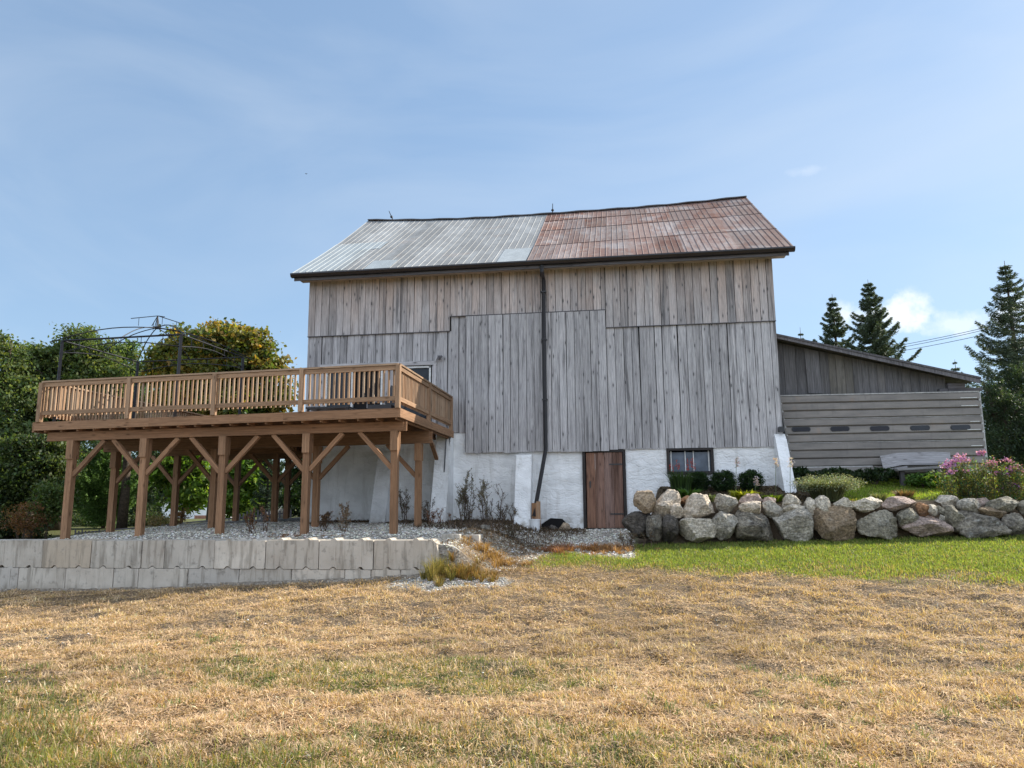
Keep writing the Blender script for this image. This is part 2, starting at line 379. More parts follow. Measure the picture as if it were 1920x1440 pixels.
def rock_mat(name, a, b, lichen=.4, dark=(.05, .05, .05), dk=.4):
    g = G(name, .9, .25); co = g.tc.outputs['Object']
    n = g.noise(co, 3.2, 7, .68, .8); n2 = g.noise(g.mapv(co, (2, 2, 7)), 1.3, 6, .65, 1.2); f = g.noise(co, 22, 5, .7)
    c = g.mix(g.ramp(n, .32, .68), a, b)
    c = g.mix(g.math('MULTIPLY', g.ramp(n2, .5, .68), dk), c, dark)
    c = g.mix(g.math('MULTIPLY', g.ramp(g.noise(co, 7, 6, .7), .55, .66), lichen), c, (.42, .42, .38))
    c = g.scale(c, g.ramp(f, .3, .7, .5, 1.35))
    g.col(c); g.bump(g.math('ADD', g.math('MULTIPLY', n2, 1.5), g.math('ADD', g.noise(co, 9, 8, .7), g.math('MULTIPLY', f, .35))), 1.0, .055)
    return g.m
ROCK = {
 'cream': rock_mat('cream_rock', (.66, .56, .44), (.46, .38, .29), .2, (.12, .10, .08), .3),
 'tan': rock_mat('tan_rock', (.50, .38, .26), (.34, .26, .18), .25, (.08, .06, .045), .4),
 'grey': rock_mat('grey_rock', (.52, .47, .39), (.26, .235, .19), .45, (.05, .05, .05), .5),
 'pale': rock_mat('pale_grey_rock', (.70, .62, .50), (.42, .37, .29), .4, (.12, .12, .11), .35),
 'dark': rock_mat('dark_rock', (.15, .13, .11), (.06, .053, .045), .12, (.015, .015, .015), .6),
 'mottled': rock_mat('mottled_rock', (.33, .29, .23), (.085, .075, .062), .6, (.02, .02, .02), .7),
 'brown': rock_mat('brown_rock', (.32, .235, .15), (.21, .155, .10), .2, (.06, .05, .04), .4),
 'orange': rock_mat('orange_rock', (.42, .22, .10), (.26, .16, .10), .2, (.08, .05, .04), .4),
 'pink': rock_mat('pinkish_rock', (.48, .36, .30), (.32, .25, .21), .25, (.1, .08, .07), .3),
 'olive': rock_mat('olive_rock', (.38, .34, .26), (.20, .18, .135), .45, (.04, .04, .035), .6),
}

def leaf_mat(name, rough=.55, trans=.45, spec=.35):
    """colour comes from the leaf's own colour attribute; part of the light passes through the leaf"""
    g = G(name, rough, spec); a = g.attr('col').outputs['Color']
    g.col(a); t = g.N.new('ShaderNodeBsdfTranslucent'); ms = g.N.new('ShaderNodeMixShader'); ms.inputs[0].default_value = trans
    tint = g.mix(1.0, a, (1.35, 1.35, .55), 'MULTIPLY'); g.L.new(tint, t.inputs[0])
    g.L.new(g.b.outputs[0], ms.inputs[1]); g.L.new(t.outputs[0], ms.inputs[2])
    g.L.new(ms.outputs[0], g.N['Material Output'].inputs[0])
    return g.m
M['leaf'] = leaf_mat('leaf'); M['needle'] = leaf_mat('needle', .6, .2); M['straw'] = leaf_mat('straw_blade', .7, .3, .25)
M['grassb'] = leaf_mat('grass_blade', .5, .5, .3); M['petal'] = leaf_mat('petal', .6, .35)

def ground_mat():
    g = G('ground', .95, .15); co = g.tc.outputs['Object']
    z = g.sep(g.attr('col').outputs['Color'])       # r gravel, g green, b bare soil
    v = g.voro(co, 26, 'F1', 'Color'); vd = g.voro(co, 26)
    vs = g.sep(v)
    grav = g.mix(vs[0], (.25, .225, .19), (.66, .61, .53)); grav = g.scale(grav, g.ramp(vd, .0, .5, 1.1, .55))
    big = g.noise(co, 1.1, 5, .6); mid = g.noise(co, 7, 6, .65); fi = g.noise(co, 60, 4, .7)
    straw = g.mix(g.ramp(mid, .35, .65), (.21, .155, .10), (.11, .08, .05)); straw = g.mix(g.ramp(big, .4, .7), straw, (.16, .12, .08))
    straw = g.scale(straw, g.ramp(fi, .3, .7, .6, 1.3))
    green = g.scale(g.mix(g.ramp(mid, .35, .65), (.07, .10, .025), (.10, .10, .04)), g.ramp(fi, .3, .7, .6, 1.3))
    soil = g.scale(g.mix(g.ramp(mid, .4, .6), (.085, .062, .042), (.145, .112, .08)), g.ramp(fi, .3, .7, .7, 1.2))
    c = g.mix(z[1], straw, green); c = g.mix(z[2], c, soil); c = g.mix(z[0], c, grav)
    g.col(c)
    h = g.mix(z[0], g.math('ADD', fi, g.math('MULTIPLY', mid, 2)), g.math('SUBTRACT', 1.0, vd))
    g.bump(h, .7, .02)
    return g.m
M['ground'] = ground_mat()
def pebble_mat():
    g = G('pebble', .9, .2); a = g.attr('col').outputs['Color']; co = g.tc.outputs['Object']
    g.col(g.scale(a, g.ramp(g.noise(co, 80, 3), .3, .7, .8, 1.15))); return g.m
M['pebble'] = pebble_mat()
def glass_mat(name, tint, rough=.08, mtl=0):
    g = G(name, rough, .25); co = g.tc.outputs['Object']
    g.col(g.scale(tint, g.ramp(g.noise(co, 3, 4), .3, .7, .7, 1.3))); g.bump(g.noise(co, 2.5, 2), .08, .02); return g.m
M['glass'] = glass_mat('dark_window_glass', (.02, .024, .03)); M['curtain_glass'] = glass_mat('curtained_window_glass', (.10, .12, .15), .25)
M['tint'] = glass_mat('tinted_oval_window', (.012, .012, .018), .12)
def panel_mat():
    g = G('dirty_painted_aluminium', .55, .4); co = g.tc.outputs['Object']
    n = g.noise(g.mapv(co, (1.2, 3, 6)), 1, 6, .65); st = g.noise(g.mapv(co, (9, 9, 1.2)), 1, 5); a = g.sep(g.attr('col').outputs['Color'])
    c = g.mix(g.ramp(n, .3, .7), (.235, .21, .185), (.155, .14, .125)); c = g.mix(g.math('MULTIPLY', g.ramp(st, .55, .75), .45), c, (.12, .11, .10))
    c = g.mix(g.math('MULTIPLY', g.ramp(g.noise(co, 2.1, 5), .6, .74), .4), c, (.30, .2, .13))
    g.col(g.scale(c, g.math('ADD', g.math('MULTIPLY', a[0], .2), .9))); g.bump(n, .2, .01); return g.m
M['panel'] = panel_mat()

# ------------------------------------------------------------------ terrain
def zones(x, y):
    """gravel, green, soil weights"""
    x = np.asarray(x, float); y = np.asarray(y, float)
    n = fbm(x * .9, y * .9, 3) - .5; n2 = fbm(x * .35 + 4, y * .35, 9) - .5; n3 = fbm(x * 2.3, y * 2.3, 5) - .5
    grav = sstep(13.1, 13.5, y) * sstep(-2.6, -3.5, x + n * .6)
    grav = np.maximum(grav, sstep(13.5, 14.1, y + n) * sstep(-1.6, -2.3, x + n * .8 - .3 * (y - 14)))
    grav = np.maximum(grav, sstep(15.2, 15.8, y + n * 1.2 + .15 * (x + 1)) * sstep(.35, .1, x))
    e = ((x + 3.0) / 1.2) ** 2 + ((y - 12.8) / .6) ** 2
    grav = np.maximum(grav, sstep(1.25, .3, e + n * 1.4 + n3 * .9))
    e2 = ((x + 0.55) / .9) ** 2 + ((y - 4.7) / .55) ** 2          # pebbly patch near the camera
    soilp = .7 * sstep(1.3, .5, e2 + n * 1.6)
    yb = 14.35 - .17 * (x + 1.7) + n * 1.3
    green = sstep(yb - 1.0, yb + .9, y + n3 * 1.6) * sstep(-2.5, -1.9, x) * (1 - grav)
    g2 = sstep(.30, 1.6, 7.3 - y - .45 * np.maximum(0, x + 4.6) - .0 + n2 * 3.4 + n * 1.6) * .85
    g3 = .85 * sstep(1.2, .5, ((x + 2.3) / 2.0) ** 2 + ((y - 7.4) / .9) ** 2 + n * 2)
    g4 = .7 * sstep(1.3, .6, ((x + .5) / 1.6) ** 2 + ((y - 4.9) / .9) ** 2 + n * 2)
    green = np.maximum(green, np.maximum(np.maximum(g2 * sstep(9.0, 8, y), g3), g4) * (1 - grav))
    soil = .8 * sstep(.05, .25, n3 * .9 + n * .5) * sstep(1.5, .4, ((x + 6.4) / 2.4) ** 2 + ((y - 8.9) / 1.5) ** 2 + n)
    soil = np.maximum(np.maximum(soil, soilp), .75 * sstep(.10, .24, n3 + n * .5) * sstep(14, 12, y))
    green = np.where((y > 16.8) & (x > .3), sstep(17.1, 17.5, y + n * .3), green)
    green = np.where((y > 17.1) & (x > .3) & (x < 4.3) & (y < 19.5), .2, green); soil = np.where((y > 16.3) & (x > .3) & (x < 4.3) & (y < 19.5), .8, soil)
    far = (y > 21) | (x < -13.5) & (y > 12.5)
    green = np.where(far, .85, green); grav = np.where(far & ((x < -12.5) | (y > 23)), 0, grav)
    return np.clip(grav, 0, 1), np.clip(green, 0, 1), np.clip(soil, 0, 1)
def height(x, y, rough=True):
    x = np.asarray(x, float); y = np.asarray(y, float)
    k = .108 * np.clip((x + 12.5) / 9.0, 0, 1) ** 1.7 + .004 * np.maximum(0, np.minimum(x, 14))
    d = np.maximum(0, y - 10.0); L = k * np.minimum(d, 9.3)
    T = 1.05 + .035 * (np.minimum(y, 22) - 14.8) - .035 * np.maximum(0, -9.0 - np.maximum(x, -13)) + .05 * (fbm(x * .6, y * .6, 21) - .5)
    T = T - .11 * sstep(15.0, 14.0, y)
    wx = sstep(-2.2 + .09 * (y - 14), -3.25, x + .5 * (fbm(x * .8, y * .8, 2) - .5)) * sstep(13.32, 13.42, y)
    T = np.where(x < -12.6, T - .25 * sstep(-12.6, -14.5, x) - .5 * sstep(16, 19, y) * sstep(-12.6, -14, x), T)
    h = L * (1 - wx) + T * wx
    S = 1.60 + .2 * (np.clip(y, 17.0, 20.0) - 17.1) + .02 * np.maximum(0, np.minimum(y, 60) - 20)
    ws = sstep(16.75, 17.0, y) * sstep(.55, .95, x)
    h = h * (1 - ws) + S * ws
    back = sstep(23.0, 27.0, y) * sstep(2, -2, x)
    h = h * (1 - back) + (.75 - .004 * np.minimum(np.maximum(y - 27, 0), 100)) * back
    if rough:
        n = fbm(x * 3.1, y * 3.1, 31, 3) - .5
        h = h + .15 * n * sstep(14.5, 12, y) * sstep(13.4, 13.1, np.where(x < -3.3, y, 0)) + .035 * (fbm(x * 9, y * 9, 33, 2) - .5)
        h = h + .10 * (fbm(x * .35, y * .35, 35, 2) - .5) * sstep(13.0, 10, y)
    return h
H = lambda x, y: float(height(np.array([x]), np.array([y]))[0])
def axis(fine0, fine1, step, lo, hi):
    a = [fine0]
    s = step
    out = list(np.arange(fine0, fine1, step))
    p = fine1; s = step
    while p < hi: out.append(p); s *= 1.18; p += s
    out.append(hi)
    p = fine0; s = step; L = []
    while p > lo: s *= 1.18; p -= s; L.append(max(p, lo))
    return np.array(sorted(set(L)) + out)
xs = axis(-14.5, 10.0, .075, -1500, 1500); ys = axis(3.6, 20.2, .075, -600, 2500)
XX, YY = np.meshgrid(xs, ys); ZZ = height(XX, YY)
nx, ny = len(xs), len(ys)
ii = np.arange((ny - 1) * nx).reshape(ny - 1, nx)[:, :-1].ravel()
gz, gg, gs = zones(XX.ravel(), YY.ravel())
ground = npmesh('ground', np.stack([XX.ravel(), YY.ravel(), ZZ.ravel()], 1), np.stack([ii, ii + 1, ii + nx + 1, ii + nx], 1), M['ground'], col=np.stack([gz, gg, gs], 1), smooth=True)
tag(ground, kind='structure')

# ------------------------------------------------------------------ barn
WY = 19.3; XL = -8.57; XR = 4.0
def planks(mb, x0, x1, z0, z1, y, w=.205, th=.028, gap=.013, warm=0.0, jag=.015, top=None):
    x = x0
    while x < x1 - .03:
        ww = min(w * random.uniform(.9, 1.1), x1 - x)
        if x1 - (x + ww) < .07: ww = x1 - x
        dy = random.uniform(-.006, .006); t = top(x + ww / 2) if top else z1
        za = z0 + random.uniform(-jag, jag) * (1 if jag else 0)
        r = random.random(); r2 = random.random()
        o = (random.random() * 50, random.random() * 50, random.random() * 50)
        g2 = random.uniform(.8, 1.1) * warm
        # three stacked rings of vertices so that the weathered tone can change up the board
        zs = sorted({za, t, *[q for q in (4.2, 5.4, 6.3, 7.0, 7.6) if za + .1 < q < t - .1]})
        vs = []; fs = []; cs = []
        lean = random.uniform(-.004, .004)
        for q in zs:
            for (a, b) in ((x + gap / 2, y + dy), (x + ww - gap / 2, y + dy), (x + ww - gap / 2, y + dy + th), (x + gap / 2, y + dy + th)):
                vs.append((a + lean * (q - za), b, q)); cs.append((r, float(np.clip(g2 * sstep(5.2, 7.9, q + (r2 - .5) * .9), 0, 1)), r2))
        n = len(zs)
        for k in range(n - 1):
            for j in range(4): fs.append((k * 4 + j, k * 4 + (j + 1) % 4, k * 4 + 4 + (j + 1) % 4, k * 4 + 4 + j))
        fs += [(3, 2, 1, 0), tuple((n - 1) * 4 + j for j in range(4))]
        b0 = len(mb.v); mb.v += vs; mb.f += [tuple(b0 + i for i in f) for f in fs]; mb.c += cs
        mb.g += [(a + o[0], b + o[1], c + o[2]) for (a, b, c) in vs]
        x += ww
barn = thing('barn', 'large weathered grey board barn with whitewashed stone base and patched metal roof', 'barn', (-2.3, WY, 1.0))
mb = MB()
planks(mb, XL, -4.5, 6.27, 7.99, WY - .062, warm=1.0); planks(mb, -4.5, -.30, 6.67, 7.99, WY - .062, warm=1.0)
planks(mb, -.30, XR, 6.19, 7.99, WY - .062, warm=.85)
mb.build('upper_siding', M['siding'], barn)
mb = MB()
DOORX0, DOORX1 = -8.05, -4.98
planks(mb, XL, DOORX0, 3.5, 6.28, WY - .035, warm=.15); planks(mb, DOORX0, DOORX1, 5.38, 6.28, WY - .035, warm=.15, jag=0); planks(mb, DOORX1, -4.47, 3.5, 6.28, WY - .035, warm=.15)
planks(mb, -4.47, -4.05, 3.5, 6.70, WY - .035, warm=.1)
mb.build('lower_siding', M['siding'], barn); mb = MB()
planks(mb, -.30, XR, 2.99, 6.21, WY - .04, warm=.15)
mb.build('lower_siding', M['siding'], barn)
mb = MB(); planks(mb, -4.05, -.30, 2.96, 6.66, WY - .10, warm=.1); sd = mb.build('barn_door_boards', M['siding'], barn)
sd['label'] = 'tall section of darker boards hung lower than the rest'
mb = MB()
for (a, b, z, y) in ((XL, -4.5, 6.275, .05), (-4.5, -.3, 6.675, .075), (-.3, XR, 6.195, .052)):
    mb.box(a, b, WY - y - .028, WY - y - .0, z - .012, z + .008, (0, 0, 0), 0)
mb.box(-4.06, -4.045, WY - .10, WY - .02, 3.0, 6.6, (0, 0, 0))
mb.build('joint_flashing', M['siding_dark'], barn)
# end walls and back
RY, RZ = 24.8, 11.86; BY = 30.3; EZ = 8.02
gable = [(WY, 3.0), (BY, 3.0), (BY, EZ), (RY, RZ - .12), (WY, EZ)]
for (xa) in (XL, XR - .03):
    mb = MB()
    y = WY
    while y < BY:
        w = .205; t = lambda q: EZ + (RZ - .12 - EZ) * (1 - abs(q - RY) / (RY - WY))
        mb.add([(xa, y, 3.0), (xa + .03, y, 3.0), (xa + .03, y + w - .006, 3.0), (xa, y + w - .006, 3.0), (xa, y, t(y)), (xa + .03, y, t(y)), (xa + .03, y + w - .006, t(y + w)), (xa, y + w - .006, t(y + w))], BOXF, (random.random(), .3, random.random()))
        y += w
    mb.build('gable_siding', M['siding'], barn)
mb = MB(); planks(mb, XL, XR, 3.0, 8.0, BY); mb.build('rear_siding', M['siding'], barn)
mb = MB()
mb.box(XL + .06, XR - .06, WY + .06, WY + .10, 2.9, 7.95, (0, 0, 0)); mb.box(XL + .1, XL + .14, WY + .1, BY - .1, 1.0, 8, (0, 0, 0)); mb.box(XR - .14, XR - .1, WY + .1, BY - .1, 1.0, 8, (0, 0, 0))
mb.build('shade_backing', M['dark_inside'], barn)  # near-black sheets stand in for the unlit inside seen through board gaps
# stone base: displaced grids around the openings
def rough_face(x0, x1, z0, z1, y, V, Fq, seed=0, yfun=None, step=.05, amp=.045):
    nx_ = max(2, int((x1 - x0) / step)); nz_ = max(2, int((z1 - z0) / step))
    gx, gz_ = np.meshgrid(np.linspace(x0, x1, nx_ + 1), np.linspace(z0, z1, nz_ + 1))
    n = fbm(gx * 2.2, gz_ * 4.0, seed + 40, 4) - .5
    yy = (yfun(gz_) if yfun else y) + n * amp
    b = sum(len(v) for v in V)
    V.append(np.stack([gx.ravel(), yy.ravel(), gz_.ravel()], 1))
    i = np.arange(nz_ * (nx_ + 1)).reshape(nz_, nx_ + 1)[:, :-1].ravel() + b
    Fq.append(np.stack([i, i + 1, i + nx_ + 2, i + nx_ + 1], 1))
V, Fq = [], []
for (a, b, z0, z1) in ((-8.35, -4.06, .7, 3.5), (-4.06, -.97, .7, 3.02), (.06, 1.13, .8, 3.02), (1.13, 2.29, .8, 2.37), (2.29, 3.98, .8, 3.02)):
    rough_face(a, b, z0, z1, WY, V, Fq)
npmesh('stone_foundation', np.concatenate(V), np.concatenate(Fq), M['plaster'], barn, smooth=True)
mb = MB()
for (a, b) in ((-8.35, -.97), (.06, 1.13), (2.29, 3.98)): mb.box(a, b, WY + .03, WY + .45, .6, 3.0)
mb.box(1.13, 2.29, WY + .03, WY + .45, .6, 2.37); mb.box(-8.35, -4.06, WY + .03, WY + .3, 2.9, 3.47)
mb.box(-8.35, -7.95, WY + .4, BY, .4, 3.0); mb.box(3.6, 3.98, WY + .4, BY, .4, 3.0); mb.box(-8.35, 3.98, BY - .35, BY - .02, .4, 3.0)
mb.build('foundation_core', M['plaster'], barn)
# battered buttresses
def buttress(x0, x1, ztop, ybot, ytop, zb, chip=0, label=None):
    V, Fq = [], []
    fy = lambda z: ybot + (ytop - ybot) * np.clip((z - zb) / (ztop - zb), 0, 1)
    rough_face(x0, x1, zb - .2, ztop, 0, V, Fq, int(x0 * 7) + 90, fy, .045, .035)
    o = npmesh('buttress', np.concatenate(V), np.concatenate(Fq), M['plaster'], barn, smooth=True)
    m = MB(); yb = lambda z: float(fy(z)) + .016
    poly = [(yb(zb - .2), zb - .2), (WY + .02, zb - .2), (WY + .02, ztop + (.0 if not chip else .12)), (yb(ztop) + (.12 if chip else .0), ztop + chip), (yb(ztop), ztop)]
    m.prism(poly, x0 + .004, x1 - .004, 'x'); c = m.build('buttress_core', M['plaster'], o)
    if label: o['label'] = label
    return o
buttress(-4.78, -4.38, 3.46, 18.30, 19.0, 1.15)
buttress(-6.35, -5.95, 3.05, 18.35, 19.0, 1.15)
buttress(-2.68, -2.28, 2.88, 18.45, 19.02, 1.0)
buttress(3.76, 4.02, 3.16, 18.30, 19.02, 1.85, chip=.14)
mb = MB(); mb.box(3.86, 3.98, 19.0, 19.2, 3.34, 3.47); mb.build('post_stub', M['black'], barn)
# broken hole in the wall foot, its shade a near-black slab, stone in front
hole = MB(); q = onY(1040, 990, 19.26)
hole.prism([(q.x - .36, .85), (q.x - .33, 1.12), (q.x - .1, 1.27), (q.x + .2, 1.25), (q.x + .42, 1.02), (q.x + .48, .85)], 19.2, 19.30)
hole.build('broken_hole_shade', M['dark_inside'], barn)
# door
mb = MB()
mb.box(-1.0, -.925, WY - .05, WY + .1, .95, 2.99, (.4, 0, .2)); mb.box(.03, .10, WY - .05, WY + .1, .95, 2.99, (.3, 0, .2)); mb.box(-.925, .03, WY - .05, WY + .1, 2.93, 2.99, (.3, 0, .2), 0)
mb.box(-1.0, .1, WY - .1, WY + .1, .95, 1.0, (.8, 0, .2), 0)
fr = mb.build('door_frame', M['frame_dark'], barn)
mb = MB(); xx = -.90
for w in (.225, .235, .225, .235):
    mb.box(xx, xx + w - .006, WY - .03 + random.uniform(-.004, .004), WY + .01, 1.02, 2.92, (random.random(), random.choice([0, .3, .6]), random.random())); xx += w
door = mb.build('plank_door', M['door'], barn)
mb = MB(); mb.box(-.825, -.795, WY - .05, WY - .03, 2.03, 2.2); mb.box(-.835, -.785, WY - .062, WY - .05, 2.14, 2.165); mb.build('door_latch', M['black'], door)
mb = MB()
for z in (1.35, 2.6): mb = MB(); mb.box(-.32, .02, WY - .042, WY - .034, z, z + .035); mb.build('hinge', M['black'], door)
# window in the base
mb = MB()
for (a, b, c, d) in ((1.13, 1.20, 2.35, 3.0), (2.22, 2.29, 2.35, 3.0)): mb.box(a, b, WY - .06, WY + .12, c, d)
mb.box(1.2, 2.22, WY - .06, WY + .12, 2.94, 3.0, None, 0); mb.box(1.2, 2.22, WY - .08, WY + .12, 2.33, 2.41, None, 0)
bw = mb.build('base_window', M['frame_dark'], barn)
mb = MB(); mb.box(1.2, 2.22, WY + .06, WY + .07, 2.41, 2.94); mb.build('pane', M['curtain_glass'], bw)
for x in (1.23, 1.585, 1.79, 2.16): mb = MB(); mb.box(x, x + (.02 if 1.3 < x < 2 else .03), WY + .035, WY + .058, 2.42, 2.93); mb.build('mullion', M['white_trim'], bw)
# glazed opening onto the deck
mb = MB()
mb.box(-8.17, -4.86, WY - .09, WY - .03, 5.36, 5.47, None, 0); mb.box(-4.98, -4.87, WY - .085, WY - .03, 3.56, 5.36); mb.box(-8.12, -8.02, WY - .085, WY - .03, 3.56, 5.36)
mb.bar((-4.9, WY - .1, 5.44), (-4.83, WY - .1, 5.58), .03, .03)
pf = mb.build('patio_door_surround', M['siding'], barn)
mb = MB()
for x in (-7.98, -7.24, -6.40, -5.84, -5.05): mb.box(x - .025, x + .025, WY - .05, WY + .03, 3.6, 5.33)
mb.box(-8.0, -5.03, WY - .05, WY + .03, 5.29, 5.34, None, 0); mb.box(-8.0, -5.03, WY - .05, WY + .03, 3.56, 3.62, None, 0)
pd = mb.build('patio_door', M['white_trim'], barn)
mb = MB(); mb.box(-7.95, -7.27, WY - .0, WY + .01, 3.62, 5.29); mb.build('door_glass', M['glass'], pd); mb = MB(); mb.box(-5.81, -5.08, WY, WY + .01, 3.62, 5.29); mb.build('door_glass', M['glass'], pd)
mb = MB(); mb.box(-6.37, -5.87, WY - .01, WY + .02, 3.62, 5.29, (.5, .1, .2)); mb.build('door_infill', M['siding'], pd)
mb = MB(); mb.box(-4.83, -4.75, WY - .12, WY - .07, 5.5, 5.6); mb.tube([(-4.79, WY - .1, 5.52), (-4.79, WY - .2, 5.50)], [.02, .035]); mb.tube([(-4.74, WY - .1, 5.56), (-4.70, WY - .2, 5.55)], [.02, .035])
mb.build('flood_light', M['siding_dark'], barn)
# conduit pipes on the big buttress
mb = MB()
for (x, z0) in ((-4.50, 2.45), (-4.42, 2.5)): mb.tube([(x, 18.93 if x < -4.45 else 19.0, 3.5), (x, 18.7 if x < -4.45 else 18.78, z0)], .014, 6)
mb.build('conduit', M['black'], barn)
# roof
EY = 18.80; EZ2 = 7.98; XA, XB = -8.88, 4.33; XA2, XB2 = -8.62, 4.45
XBR = -2.32
def roofp(u, v, lift=0.0):
    """u along the ridge 0..1, v up the slope 0..1, slightly uneven old roof"""
    xa = XA; x = xa + (XB2 - xa) * u
    y = EY + (RY - EY) * v
    sag = -.05 * math.sin(math.pi * u) * math.sin(math.pi * v) + .02 * math.sin(9 * u + 3 * v)
    z = EZ2 + (RZ - EZ2) * v - .20 * math.sin(math.pi * u) * v + sag - .10 * math.sin(math.pi * v) * max(0, 1 - u * 6)
    return x, y - lift * .54, z + lift * .84
def sheet(u0, u1, v0, v1, lift, col, mb, ribs=.2, ribcol=None, ribw=.018, ribh=.022, jag=0):
    n = max(1, int((u1 - u0) * 13.2 / .4)); m = max(2, int((v1 - v0) * 8)); vs = []
    for j in range(m + 1):
        for i in range(n + 1):
            u = u0 + (u1 - u0) * i / n; v = v0 + (v1 - v0) * j / m
            vs.append(roofp(u, v - (random.uniform(0, jag) if j == 0 else 0), lift + random.uniform(0, .004)))
    fs = [(j * (n + 1) + i, j * (n + 1) + i + 1, (j + 1) * (n + 1) + i + 1, (j + 1) * (n + 1) + i) for j in range(m) for i in range(n)]
    mb.add(vs, fs, col)
    L = 13.33; k = math.ceil(u0 * L / ribs)
    while k * ribs <= u1 * L:
        u = k * ribs / L; du = ribw / L
        if u0 - 1e-6 <= u < u1 - 1e-6:
            vs = []
            for j in range(m + 1):
                v = v0 + (v1 - v0) * j / m
                a = roofp(u - du / 2, v, lift + .002); b = roofp(u, v, lift + ribh); c = roofp(u + du / 2, v, lift + .002); vs += [a, b, c]
            mb.add(vs, [(j * 3 + q, j * 3 + q + 1, j * 3 + q + 4, j * 3 + q + 3) for j in range(m) for q in (0, 1)], ribcol)
        k += 1
ub = (XBR - XA) / (XB2 - XA)
mb = MB(); sw = .8 / 13.33; u = 0
while u < ub:
    u1 = min(u + sw, ub); r = random.random()
    sheet(u, u1, -.005, 1, random.uniform(0, .008), (r, 0, 0), mb, jag=.008, ribcol=(r, .8, 0), ribw=.022, ribh=.016); u = u1
sheet(.0, .085, .0, .52, .014, (.6, 0, 1), mb, ribcol=(.6, .5, 1)); sheet(.085, .13, .38, .52, .014, (.7, 0, 1), mb, ribcol=(.6, .5, 1)); sheet(.085, .11, 0, .38, .014, (.4, 0, .6), mb, ribcol=(.6, .5, 1))
sheet(.155, .21, -.01, .13, .022, (.8, 0, .9), mb, ribs=9); sheet(.43, .489, -.01, .26, .022, (.9, 0, .7), mb, ribs=9)
rg = mb.build('galvanised_roof', M['galv'], barn, fix=False); rg['label'] = 'grey ribbed galvanised roof sheets with pale blue patches'
mb = MB(); rows = [(-.006, .30), (.295, .615), (.61, .835), (.83, 1.0)]; u = ub
while u < 1 - 1e-6:
    u1 = min(u + sw * .85, 1.0)
    for ri, (a, b) in enumerate(rows):
        r = random.random(); sheet(u, u1, a, b, .012 - .003 * ri + random.uniform(0, .003), (r, random.choice([0, 0, 0, .3]), random.choice([0, 0, .15, .3, .55])), mb, ribs=.16, ribcol=(r, .7, 0), ribw=.02, ribh=.016, jag=.006)
    u = u1
for a in (.30, .613, .833):  # dark strips stand in for the shadow line under each sheet lap
    for i in range(24):
        u0_ = ub + (1 - ub) * i / 24; u1_ = ub + (1 - ub) * (i + 1) / 24; p = Vector(roofp(u0_, a - .004, .016)); q = Vector(roofp(u1_, a - .004, .016)); mb.bar(p, q, .012, .022, (0, 0, 0))
rr_ = mb.build('rusty_roof', M['rust'], barn, fix=False); rr_['label'] = 'rust-red ribbed roof sheets in four rows'
mb = MB()   # rear slope and roof thickness
for s_ in range(1):
    N_ = 20; rid = [roofp(i / N_, 1, -.005) for i in range(N_ + 1)]
    mb.add(rid + [(p[0], BY + .5, EZ2) for p in rid], [(i, i + 1, N_ + 2 + i, N_ + 1 + i) for i in range(N_)], (.5, .1, 0))
    und = [roofp(i / N_, v, -.09) for v in (.01, .35, .7, 1.0) for i in range(N_ + 1)]
    mb.add(und, [(j * (N_ + 1) + i, j * (N_ + 1) + i + 1, (j + 1) * (N_ + 1) + i + 1, (j + 1) * (N_ + 1) + i) for j in range(3) for i in range(N_)], (.5, 0, 0))
mb.build('rear_roof', M['rust'], barn, fix=False)
for x in (XA + .02, XB2 - .05):
    mb = MB(); n = 8
    for k in range(n):
        a = (RY - EY) * k / n; b = (RY - EY) * (k + 1) / n; za = roofp(0 if x < 0 else 1, k / n)[2] - .05; zb = roofp(0 if x < 0 else 1, (k + 1) / n)[2] - .05
        mb.bar((x, EY + a, za), (x, EY + b, zb), .03, .07)
    mb.bar((x, RY, RZ - .05), (x, BY + .45, EZ2 - .05), .03, .07); mb.build('verge_board', M['siding_dark'], barn)
mb = MB(); npt = 40
for k in range(npt):
    a = roofp(k / npt, 1); b = roofp((k + 1) / npt, 1); j1 = .012 * math.sin(k * 1.7)
    mb.bar((a[0], a[1], a[2] + .03 + j1), (b[0], b[1], b[2] + .03 + .012 * math.sin((k + 1) * 1.7)), .16, .035)
mb.build('ridge_cap', M['siding_dark'], barn)
mb = MB()
gp = [(EY - .13, EZ2 - .02), (EY - .14, EZ2 - .06), (EY - .10, EZ2 - .125), (EY - .01, EZ2 - .135), (EY + .0, EZ2 - .02), (EY - .02, EZ2 - .02), (EY - .03, EZ2 - .11), (EY - .09, EZ2 - .105), (EY - .115, EZ2 - .02)]
mb.prism([(y, z) for y, z in gp], XA - .01, XB + .13, 'x'); mb.build('gutter', M['brown_metal'], barn)
mb = MB(); mb.box(XA + .05, XB, EY + .0, EY + .03, EZ2 - .21, EZ2 - .02, (.3, 0, .2), 0); mb.build('fascia_board', M['siding_dark'], barn)
mb = MB(); mb.box(XA + .1, XB - .02, EY + .03, WY - .03, EZ2 - .13, EZ2 - .10, (.8, .6, .4), 0); mb.build('soffit', M['siding'], barn)
dx = -1.93
mb = MB(); mb.tube([(dx, EY - .05, EZ2 - .14), (dx, EY - .03, EZ2 - .3), (dx, WY - .17, EZ2 - .42), (dx, WY - .17, 2.98)], .052, 4); 
p0 = Vector((dx, WY - .17, 3.0)); p1 = onY(1001, 968, 18.75); mb.tube([p0, p1], .052, 4)
for z in (4.3, 5.9, 7.2): mb.box(dx - .07, dx + .07, WY - .22, WY - .1, z, z + .03)
mb.build('downspout', M['brown_metal'], barn)
